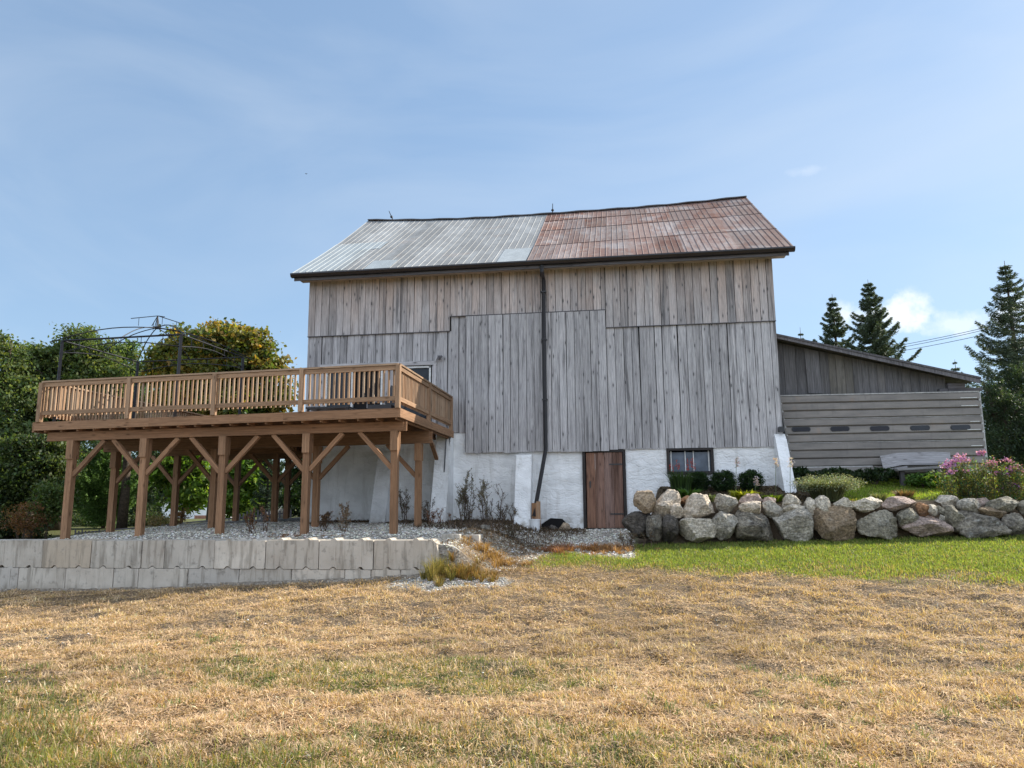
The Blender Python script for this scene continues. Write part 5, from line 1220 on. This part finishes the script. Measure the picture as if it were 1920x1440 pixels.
def clump(name, label, px, Y, h, spread, n, pal, seed, lean=.5, w=.012, cat='plant', group=None, mat='grassb', part='blades', dz=0, tufts=1):
    c = onY(px, 950, Y); z = H(c.x, Y) + dz; rg = np.random.default_rng(seed); t = thing(name, label, cat, (c.x, Y, z), group)
    Vs, Fs, tips = [], [[], []], []; nb = 0
    for q in range(tufts):
        if tufts == 1: x, y, hh, sp, k = c.x, Y, h, spread, n
        else:
            x = c.x + rg.normal() * spread * .55; y = Y + rg.normal() * spread * .38; e = math.exp(-((x - c.x) / spread) ** 2 * 1.5); hh = h * rg.uniform(.25, 1.15) * (.4 + .6 * e); sp = spread * rg.uniform(.06, .22); k = int(1.0 * n) // tufts
        V, F2, tip = blades(x, y, (H(x, y) if tufts > 1 else z) - .01, k, hh, sp, rg, lean, w)
        for j in (0, 1): Fs[j].append(F2[j] + nb)
        nb += len(V); Vs.append(V); tips.append(tip)
    V = np.concatenate(Vs); m = len(V) // 5; k = rg.random(m)[:, None]; pa = np.array(pal); cols = pa[0] * (1 - k) + pa[1] * k
    npmesh(part, V, [np.concatenate(f) for f in Fs], M[mat], t, col=np.repeat(cols * np.exp(rg.normal(0, .25, m))[:, None], 5, 0)); return t, np.concatenate(tips), rg
# red hot pokers
t, tip, rg = clump('red_flower_plant', 'tall plant with red flower spikes below the base window', 1278, 18.45, .62, .42, 420, [(.03, .06, .02), (.07, .12, .04)], 410, .35, .022)
fl = []
for k in range(15):
    q = tip[rg.integers(0, len(tip))]; x = onY(rg.uniform(1255, 1305), 900, 18.4).x; z0_ = H(x, 18.4) + rg.uniform(.58, .78); fl.append(np.stack([x + rg.normal(0, .01, 18), 18.4 + rg.normal(0, .01, 18), z0_ + rg.uniform(-.08, .08, 18)], 1))
P_ = np.concatenate(fl); V, Fq, cc = leafset(P_, .035, .45, cols=huevar(len(P_), (.42, .07, .05), .2, .1), direction=np.array([[0, 0, -.8]])); npmesh('flower_spikes', V, Fq, M['petal'], t, col=cc)
for args in (('hosta', 'yellow leafy hosta on the stone wall, the largest one', 1397, 17.35, .34, .42, 190, [(.20, .24, .025), (.42, .40, .05)], 411),
             ('hosta', 'yellow-green hosta right of the large yellow hosta', 1448, 17.35, .2, .34, 150, [(.13, .22, .03), (.30, .36, .05)], 412),
             ('hosta', 'small variegated pale-edged hosta in front of the round shrubs', 1333, 17.4, .2, .26, 120, [(.10, .14, .04), (.42, .42, .22)], 413),
             ('hosta', 'broad-leaved dark green hosta below the red flowers', 1293, 17.6, .34, .28, 90, [(.05, .10, .025), (.10, .19, .04)], 414)): clump(*args, lean=1.0, w=.085, part='leaves')
t, tip, rg = clump('grassy_bush', 'round fine-leaved grey-green bush overhanging the stone wall', 1553, 17.3, .62, .55, 3600, [(.06, .085, .04), (.20, .22, .12)], 415, .75, .009)
V, Fq, cc = leafset(tip + rng.normal(0, .02, tip.shape), .035, .5, cols=huevar(len(tip), (.20, .22, .16), .3)); npmesh('seed_heads', V, Fq, M['leaf'], t, col=cc)
clump('sedum_plant', 'low plant with reddish seed heads on the wall top right of the lawn', 1698, 17.1, .34, .24, 500, [(.07, .08, .04), (.20, .10, .06)], 416, .5, .02)
clump('grass_tuft', 'sparse grey-green tuft behind the flat slab', 1650, 17.3, .22, .25, 300, [(.09, .11, .05), (.2, .2, .1)], 417, .5, .012)
clump('grass_tuft', 'dark spiky tuft hanging between slab and rounded grey boulder', 1701, 17.0, .22, .22, 420, [(.02, .03, .015), (.05, .06, .03)], 418, .8, .012)
for (px, dy, lb_) in ((1381, .0, 'pale flower stalk rising above the yellow hosta'), (1455, .02, 'pale flower stalk in front of the right buttress'), (1482, .04, 'pale flower stalk right of the right buttress'), (1416, -.25, 'short pale flower stalk before the right round shrub')):
    p = onY(px, 858, 17.6); z = H(p.x, 17.6); h_ = 1.12 + dy - .35 if dy < 0 else p.z - z; t = thing('hosta_flower', lb_, 'flower', (p.x, 17.6, z), 'hosta flower stalks'); m = MB(); m.tube([(p.x - .06, 17.6, z), (p.x - .03, 17.6, z + h_ * .6), (p.x, 17.6, z + h_)], .006, 5); m.build('stalk', simple('stalk_green', (.14, .16, .08)), t)
    Pp = np.stack([p.x + rng.normal(0, .03, 60), 17.6 + rng.normal(0, .03, 60), z + h_ - rng.random(60) * .22], 1); V, Fq, cc = leafset(Pp, .055, .4, cols=huevar(60, (.62, .50, .55), .12), direction=np.array([[0, 0, -.6]])); npmesh('blossoms', V, Fq, M['petal'], t, col=cc)
# phlox
def phlox(label, px, Y, h, wd, heads, seed, n=2600, col=(.50, .24, .52)):
    c = onY(px, 930, Y); z = H(c.x, Y); rg = np.random.default_rng(seed); t = thing('phlox', label, 'flowering plant', (c.x, Y, z), 'pink phlox clumps'); m = MB()
    Pl = []
    for k in range(34):
        x = c.x + rg.uniform(-wd, wd); y = Y + rg.uniform(-.3, .3); ex = abs(x - c.x) / wd; hh = h * rg.uniform(.42, 1.0) * (1 - .35 * ex * ex); tx = x + rg.normal(0, .14); m.tube([(x, y, z), (tx, y, z + hh)], [.008, .004], 4, cap=False)
        q = rg.random(n // 34); Pl.append(np.stack([x + (tx - x) * q + rg.normal(0, .05, len(q)), y + rg.normal(0, .05, len(q)), z + hh * q], 1))
    m.build('stems', simple('phlox_stem', (.10, .09, .05)), t); P_ = np.concatenate(Pl)
    cols = huevar(len(P_), (.13, .15, .05), .5, .35, rg); V, Fq, cc = leafset(P_, .07, .28, cols=cols, rg=rg); npmesh('leaves', V, Fq, M['leaf'], t, col=cc)
    hb = []
    for (hx, hy, s) in heads:
        q = onY(hx, hy, Y - .1); k = int(52 * s); d = rg.normal(size=(k, 3)) * np.array([.06, .05, .035]) * s; P_ = np.array(q[:])[None] + d
        V, Fq, cc = leafset(P_, .045, .9, cols=huevar(len(P_), col, .22, .06, rg), rg=rg); npmesh('flower_head', V, Fq, M['petal'], t, col=cc)
phlox('pink phlox clump at the right end of the plank bench, with the brightest heads', 1803, 17.55, .95, .42, [(1780, 869, 1.2), (1790, 863, 1), (1800, 858, 1.4), (1808, 862, 1), (1775, 873, .9), (1785, 884, .8), (1815, 883, .7), (1838, 850, .7)], 420)
phlox('pink phlox clump in the middle, with reddish fading heads and yellow leaves', 1850, 17.5, .95, .4, [(1862, 868, 1.2), (1855, 870, .9), (1842, 848, .8), (1885, 862, .5), (1895, 866, .5)], 421, col=(.48, .22, .44))
phlox('phlox clump cut by the right edge of the photo, with lower purple heads', 1900, 17.4, .9, .42, [(1880, 886, 1.3), (1893, 880, 1), (1905, 878, 1.2), (1878, 918, .8), (1905, 912, 1.1), (1897, 909, .7)], 422, n=3600, col=(.42, .17, .45))
# dead weeds and tufts
def weed(label, px, Y, h, seed, n=5, col=(.10, .07, .05), group='dead weeds at the foot of the wall', wd=.12, leaf=140, lc=(.11, .085, .055)):
    c = onY(px, 950, Y); z = H(c.x, Y); rr = random.Random(seed); rg = np.random.default_rng(seed); t = thing('dead_weed', label, 'weed', (c.x, Y, z), group); m = MB(); Pl = []
    for k in range(n):
        x = c.x + rr.uniform(-wd, wd); y = Y + rr.uniform(-.1, .1); hh = h * rr.uniform(.5, 1); a = Vector((x, y, z - .03)); b = a + Vector((rr.uniform(-.1, .1), rr.uniform(-.1, .1), hh * .55)); e = a + Vector((rr.uniform(-.16, .16), rr.uniform(-.1, .1), hh)); m.tube([a, b, e], [.009, .006, .002], 5, (.3, 0, .2), cap=False)
        for q in range(7):
            s0 = b.lerp(e, rr.random()) if q > 2 else a.lerp(b, rr.random()); s1 = s0 + Vector((rr.uniform(-.18, .18), rr.uniform(-.1, .1), rr.uniform(.05, .25))) * (h / 1.1); m.tube([s0, s1], [.005, .002], 4, cap=False)
            kk = leaf // n // 7; Pl.append(np.array(s0[:]) + (np.array(s1[:]) - np.array(s0[:])) * rg.random((kk + 1, 1)) + rg.normal(0, .012, (kk + 1, 3)))
        kk = leaf // n; f = rg.random((kk, 1)) ** .5; Pl.append(np.array(b[:]) + (np.array(e[:]) - np.array(b[:])) * f + rg.normal(0, .02, (kk, 3)))
    m.build('stems', simple('dead_stem', col), t); P_ = np.concatenate(Pl); V, Fq, cc = leafset(P_, .045, .4, cols=huevar(len(P_), lc, .35, .1, rg), rg=rg); npmesh('dry_leaves', V, Fq, M['straw'], t, col=cc)
weed('tallest dead weed with a feathery brown head, right of the big buttress', 866, 18.5, 1.34, 501, 7, leaf=520, lc=(.16, .14, .09))
weed('dark bushy dead weed next to the tallest feathery one', 878, 18.6, .95, 502, 6, leaf=260)
weed('slender dead weed with pale seed head midway between the two buttresses', 913, 18.6, 1.25, 503, 6, leaf=400, lc=(.2, .17, .12))
weed('thin bare dead stem left of the middle buttress', 937, 18.7, 1.1, 504, 2, wd=.03, leaf=30)
weed('low dark tangle of dead stems below the slender weed', 922, 18.3, .6, 505, 9, wd=.3)
weed('dark dead stems at the left foot of the middle buttress', 952, 18.5, .5, 506, 8, wd=.2)
weed('dead dark weed under the deck between the corner post and its inner neighbour', 763, 17.8, .95, 507, 6, leaf=260, wd=.16)
weed('dry weed with pale seeds under the deck beside the corner post', 650, 15.2, .82, 508, 4, col=(.18, .14, .1), leaf=360, lc=(.24, .17, .12), wd=.07)
weed('dry rusty weed right of the fourth deck post', 607, 15.3, .6, 509, 4, leaf=300, lc=(.16, .10, .06), wd=.12)
weed('dry brown weed left of the fourth deck post', 490, 15.0, .62, 510, 5, leaf=340, lc=(.17, .09, .05), wd=.16)
weed('reddish low weeds at the foot of the big buttress', 822, 18.1, .45, 511, 9, wd=.28, lc=(.2, .11, .07), col=(.2, .1, .06))
weed('dark dead stems right of the inner deck post', 795, 18.3, .7, 512, 6, wd=.15)
weed('dark leafless weed growing out of the gravel below the bucket', 962, 16.6, .35, 513, 5, wd=.12)
weed('low dark weeds at the left foot of the stone wall', 1193, 16.2, .45, 514, 9, wd=.35)
m_ = [('rusty_grass_clump', 'curved rust-orange grass clump on the gravel, left of the green lawn', 925, 14.4, .36, .5, 1100, [(.28, .15, .06), (.40, .25, .10)], 520, 1.1),
      ('rusty_grass_clump', 'long rust-red matted grass clump below the white bucket', 1040, 16.0, .24, .62, 1300, [(.24, .10, .055), (.40, .20, .10)], 521, 1.1),
      ('rusty_grass_clump', 'orange matted grass clump in front of the plank door', 1100, 16.1, .22, .62, 1200, [(.34, .15, .06), (.46, .25, .11)], 522, 1.1),
      ('rusty_grass_clump', 'orange-brown grass clump at the left foot of the boulders', 1158, 16.0, .26, .55, 1200, [(.30, .15, .07), (.42, .25, .12)], 523, 1.1),
      ('yellow_weed', 'bushy yellow-green weed growing at the end of the block wall', 826, 13.0, .5, .38, 1500, [(.14, .15, .04), (.34, .25, .09)], 524, .5),
      ('yellow_weed', 'sprawling yellow and rust weeds right of the block wall corner', 868, 13.1, .40, .55, 1700, [(.2, .17, .05), (.34, .18, .07)], 525, .8),
      ('rusty_grass_clump', 'thin rusty grass along the top of the block wall near the fourth post', 560, 14.4, .10, .8, 900, [(.28, .13, .07), (.36, .2, .1)], 526, 1.0)]
for a in m_: clump(*a[:9], lean=a[9] * 1.25, w=.008, cat='grass clump', mat='straw', tufts=34)
bush('dry_shrub', 'reddish-brown dry shrub at the left edge behind the block wall', 45, 975, 18.5, 42, 36, 2600, .05, [(.12, .06, .03), (.22, .11, .05)], 530, sub=.16, shell=.2)
bush('dry_shrub', 'pale yellow-brown undergrowth seen under the deck by the white outbuilding', 295, 978, 22.0, 24, 16, 900, .06, [(.14, .12, .05), (.3, .22, .12)], 531, sub=.16, shell=.2)
bush('dry_shrub', 'rust-brown undergrowth seen under the deck left of the far white house', 338, 972, 22.5, 14, 20, 700, .06, [(.14, .08, .04), (.28, .15, .07)], 532, sub=.16, shell=.2)
bush('leafy_shrub', 'sunlit leafy shrub directly left of the leftmost deck post', 92, 945, 19.2, 20, 42, 3200, .09, [(.05, .08, .02), (.12, .16, .05)], 533, sub=.2, shell=.3)

# ------------------------------------------------------------------ ground cover
def cover(name, label, x, y, ln, wd, tilt, cols, mat, lift=0.0, cat=None):
    n = len(x); z = height(x, y) + lift; a = rng.random(n) * 2 * math.pi; t = tilt
    d = np.stack([np.cos(a) * np.sin(t), np.sin(a) * np.sin(t), np.cos(t)], 1); s = np.stack([-np.sin(a), np.cos(a), np.zeros(n)], 1) + rng.normal(0, .3, (n, 3)); s *= (wd / 2)[:, None]
    p0 = np.stack([x, y, z], 1); mid = p0 + d * (ln * .5)[:, None]; tip = p0 + d * ln[:, None]; tip[:, 2] -= ln * .18 * np.sin(t); mid[:, 2] += ln * .05
    tip += rng.normal(0, .12, (n, 3)) * ln[:, None] * np.array([1, 1, .3])
    V = np.stack([p0, mid + s, mid - s, tip], 1).reshape(-1, 3); i = np.arange(n)[:, None] * 4
    o = npmesh(name, V, [i + np.array([[0, 1, 2]]), i + np.array([[2, 1, 3]])], M[mat], col=np.repeat(cols, 4, 0)); return tag(o, label, cat, kind='stuff')
def points(n, x0, x1, y0, y1, dens=None):
    """random points, more of them near the camera"""
    u = rng.random(n); y = y0 * (y1 / y0) ** (u ** 1.15); x = rng.uniform(-1, 1, n)
    cx = -.15 * y; hw = .92 * y + 1.3; X = cx + x * hw; k = (X > x0) & (X < x1); return X[k], y[k]
x, y = points(1350000, -15.5, 12.5, 3.9, 14.9); gr, gn, so = zones(x, y)
wall = (y > 13.28) & (x < -3.0); cl = fbm(x * 2.6, y * 2.6, 77, 3)
keep = (~wall) & (rng.random(len(x)) > gr * .95) & (rng.random(len(x)) > so * .7) & (rng.random(len(x)) > gn * .75) & (rng.random(len(x)) < .30 + 1.6 * np.clip(cl - .25, 0, 1) + .5 * fbm(x * 8, y * 8, 78, 2) - .15)
x, y, gn_, so_ = x[keep], y[keep], gn[keep], so[keep]; n = len(x)
tone = fbm(x * .7, y * .7, 81)[:, None]; k = rng.random((n, 1)); c = np.array([.68, .495, .315]) * (1 - k) + np.array([.44, .285, .165]) * k
c = c * (1 - .30 * sstep(.45, .7, tone)) * np.exp(rng.normal(0, .22, (n, 1))); gk = (rng.random((n, 1)) < .12 * gn_[:, None] + .02); c = np.where(gk, np.array([.20, .20, .07]) * np.exp(rng.normal(0, .2, (n, 1))), c)
dist = y; ln = .055 * (.4 + rng.random(n) ** 2 * 1.6); wd = .0034 + .00045 * dist
clt = fbm(x * 2.6, y * 2.6, 77, 3); tilt = np.clip(rng.normal(1.38, .22, n) - .55 * sstep(.5, .75, clt), .2, 1.56)
cover('dry_grass', 'mown dead straw-coloured grass covering the foreground', x, y, ln, wd, tilt, np.clip(c, .01, .85), 'straw', .004)
kc = 1500; u = rng.random(kc); cy_ = 4.1 * (12.6 / 4.1) ** u; cx_ = -.15 * cy_ + rng.uniform(-1, 1, kc) * (.78 * cy_ + .3); per = 55
x = (cx_[:, None] + rng.normal(0, 1, (kc, per)) * (.03 + .09 * rng.random((kc, 1)))).ravel(); y = (cy_[:, None] + rng.normal(0, 1, (kc, per)) * (.03 + .06 * rng.random((kc, 1)))).ravel(); tc_ = np.repeat(rng.random(kc), per)
k = ~((y > 13.2) & (x < -3)) & (y < 13.0); x, y, tc_ = x[k], y[k], tc_[k]; n = len(x); q = tc_[:, None]
c = (np.array([.66, .50, .33]) * (1 - q) + np.array([.36, .24, .15]) * q) * np.exp(rng.normal(0, .25, (n, 1))); c = np.where((q > .85) & (y[:, None] < 9), np.array([.17, .20, .07]) * np.exp(rng.normal(0, .2, (n, 1))), c)
cover('straw_tufts', 'coarser uncut tufts of dead grass standing out of the mown field', x, y, .045 + .075 * rng.random(n) ** 1.5, .0036 + .0004 * y, np.clip(rng.normal(.85, .4, n), .05, 1.5), np.clip(c, .01, .85), 'straw', .0)
# green blades of the lawn strip, terrace lawn and foreground weeds
def greens(n, box, pal, h, name, label, thr=.25, wmul=1.0):
    x = rng.uniform(box[0], box[1], n); y = rng.uniform(box[2], box[3], n); g_, n_, s_ = zones(x, y); k = (n_ > thr) & (rng.random(n) < n_ ** 1.6 * (.45 + .9 * fbm(x * 2.2, y * 2.2, 97)) * 1.3); x, y = x[k], y[k]; m = len(x)
    q = rng.random((m, 1)) * .6 + .4 * fbm(x * 1.4, y * 1.4, 91)[:, None]; pa = np.array(pal); c = pa[0] * (1 - q) + pa[1] * q; dead = rng.random((m, 1)) < .10 + .75 * (1 - n_[k][:, None]); c = np.where(dead, np.array([.34, .26, .12]), c) * np.exp(rng.normal(0, .2, (m, 1)))
    pt = .55 + .9 * fbm(x * 1.2, y * 1.2, 93)
    return cover(name, label, x, y, h * (.5 + rng.random(m)) * pt, np.full(m, .0085 * wmul), np.clip(rng.normal(.45, .3, m), 0, 1.3), np.clip(c, .01, .8), 'grassb')
greens(230000, (-2.6, 12.5, 11.3, 16.6), [(.13, .185, .04), (.27, .315, .08)], .06, 'green_grass', 'strip of lush green grass along the foot of the boulders', wmul=1.3)
greens(76000, (.5, 12.5, 17.1, 20.0), [(.16, .25, .03), (.34, .42, .07)], .06, 'terrace_lawn', 'short bright green lawn on the terrace behind the boulders', .5, 1.3)
x, y = points(250000, -11, 3, 3.9, 9.5); gr, gn, so = zones(x, y); k = rng.random(len(x)) < gn * .75; x, y = x[k], y[k]; m = len(x)
q = rng.random((m, 1)) * .5 + .5 * sstep(.3, .7, fbm(x * 1.1, y * 1.1, 95))[:, None]; c = np.array([.11, .135, .05]) * (1 - q) + np.array([.26, .26, .075]) * q; dd = rng.random((m, 1)); c = np.where(dd < .16, np.array([.38, .25, .10]), c); c = np.where(dd > .97, np.array([.5, .26, .06]), c); c = c * np.exp(rng.normal(0, .2, (m, 1)))
cover('green_weeds', 'patchy green weeds and grass low at the left foreground', x, y, .055 * (.4 + rng.random(m)) * (1 + .8 * sstep(7.5, 5, y) * sstep(-1, -3, x)), np.full(m, .0062), np.clip(rng.normal(.7, .35, m), 0, 1.4), np.clip(c, .01, .8), 'grassb', cat=None)
# gravel stones
def pebbles(n, box, size, name, label, fn, tone=(.60, .55, .46)):
    x = rng.uniform(box[0], box[1], n); y = rng.uniform(box[2], box[3], n); k = fn(x, y); x, y = x[k], y[k]; m = len(x); z = height(x, y)
    base = np.array([(1, 0, 0), (-1, 0, 0), (0, 1, 0), (0, -1, 0), (0, 0, .8), (0, 0, -.8)], float); Vb = base[None] * (1 + rng.normal(0, .25, (m, 6, 1))); s = size * (.4 + rng.random(m) ** 2 * 1.3)
    a = rng.random(m) * 6.28; ca, sa = np.cos(a), np.sin(a); X = Vb[:, :, 0] * ca[:, None] - Vb[:, :, 1] * sa[:, None]; Y = Vb[:, :, 0] * sa[:, None] + Vb[:, :, 1] * ca[:, None]
    V = np.stack([X, Y * .8, Vb[:, :, 2] * .65], 2) * s[:, None, None] + np.stack([x, y, z + s * .15], 1)[:, None]; Ft = np.array([(0, 2, 4), (2, 1, 4), (1, 3, 4), (3, 0, 4), (2, 0, 5), (1, 2, 5), (3, 1, 5), (0, 3, 5)])
    Fq = (np.arange(m)[:, None, None] * 6 + Ft[None]).reshape(-1, 3); c = np.array(tone) * np.exp(rng.normal(0, .38, (m, 1))) * (1 + rng.normal(0, .04, (m, 3)))
    o = npmesh(name, V.reshape(-1, 3), Fq, M['pebble'], col=np.repeat(np.clip(c, .03, .8), 6, 0)); return tag(o, label, None, kind='stuff')
gfn = lambda x, y: zones(x, y)[0] > .35 + .3 * rng.random(len(x))
pebbles(42000, (-12.6, .4, 13.35, 19.2), .022, 'gravel', 'light crushed stone around the deck posts and along the wall', gfn)
pebbles(8000, (-4.6, -1.8, 11.9, 13.9), .016, 'gravel_patch', 'pale gravel patch at the end of the block wall', gfn, (.42, .40, .36))
pebbles(2600, (-2.2, .9, 4.0, 5.6), .011, 'foreground_stones', 'small pale stones in the bare patch near the camera', lambda x, y: (zones(x, y)[2] > .45) & (rng.random(len(x)) < .6), (.48, .44, .36))
pebbles(5200, (-9, 5, 5, 11), .013, 'scattered_stones', 'pale stones scattered in the thin grass on the left', lambda x, y: (zones(x, y)[2] > .35) & (rng.random(len(x)) < .8), (.5, .46, .4))
x = rng.normal(-3.0, .9, 9000); y = rng.uniform(16.2, 19.1, 9000); k = (x > -5) & (x < -1.2) & (rng.random(9000) < .25 + fbm(x * 2, y * 2, 61)); x, y = x[k], y[k]; n = len(x)
cover('dead_stalks', 'tangle of dead dark stalks on the gravel below the middle buttress', x, y, .12 * (.4 + rng.random(n)), np.full(n, .014), np.clip(rng.normal(.9, .4, n), .05, 1.5), np.clip(np.array([[.10, .07, .05]]) * np.exp(rng.normal(0, .45, (n, 1))), .01, .5), 'straw', .0)
x = rng.normal(-2.5, .6, 14000); y = rng.uniform(13.5, 16.6, 14000); k = (x > -3.35) & (x < -1.0) & (rng.random(14000) < -.1 + 1.3 * fbm(x * 2, y * 2, 62)); x, y = x[k], y[k]; n = len(x)
cover('dry_litter', 'dry rusty stalks strewn over the gravel slope beside the wall corner', x, y, .10 * (.4 + rng.random(n)), np.full(n, .012), np.clip(rng.normal(1.2, .3, n), .05, 1.5), np.clip(np.array([[.24, .16, .10]]) * np.exp(rng.normal(0, .45, (n, 1))), .01, .6), 'straw', .004)
x = rng.uniform(.8, 4.3, 9000); y = rng.uniform(17.0, 19.2, 9000); n = 9000
cover('mulch', 'dark leaf mulch in the bed between the wall and the boulders', x, y, .06 * (.4 + rng.random(n)), np.full(n, .02), np.clip(rng.normal(1.2, .3, n), .2, 1.5), np.clip(np.array([[.07, .05, .03]]) * np.exp(rng.normal(0, .5, (n, 1))), .01, .5), 'straw', .004)
# leaf litter and dead stuff at the wall foot
x = rng.uniform(-8, -.9, 16000); y = 19.2 - np.abs(rng.normal(0, .55, 16000)); k = (y > 15.5) & (rng.random(len(x)) < .85); x, y = x[k], y[k]; n = len(x)
cover('plant_litter', 'dark dead leaves and stalks littering the gravel at the foot of the wall', x, y, .07 * (.4 + rng.random(n)), np.full(n, .016), np.clip(rng.normal(1.2, .3, n), .2, 1.5), np.clip(np.array([[.10, .065, .04]]) * np.exp(rng.normal(0, .4, (n, 1))), .01, .5), 'straw', .004)
print('objects', len(bpy.data.objects))
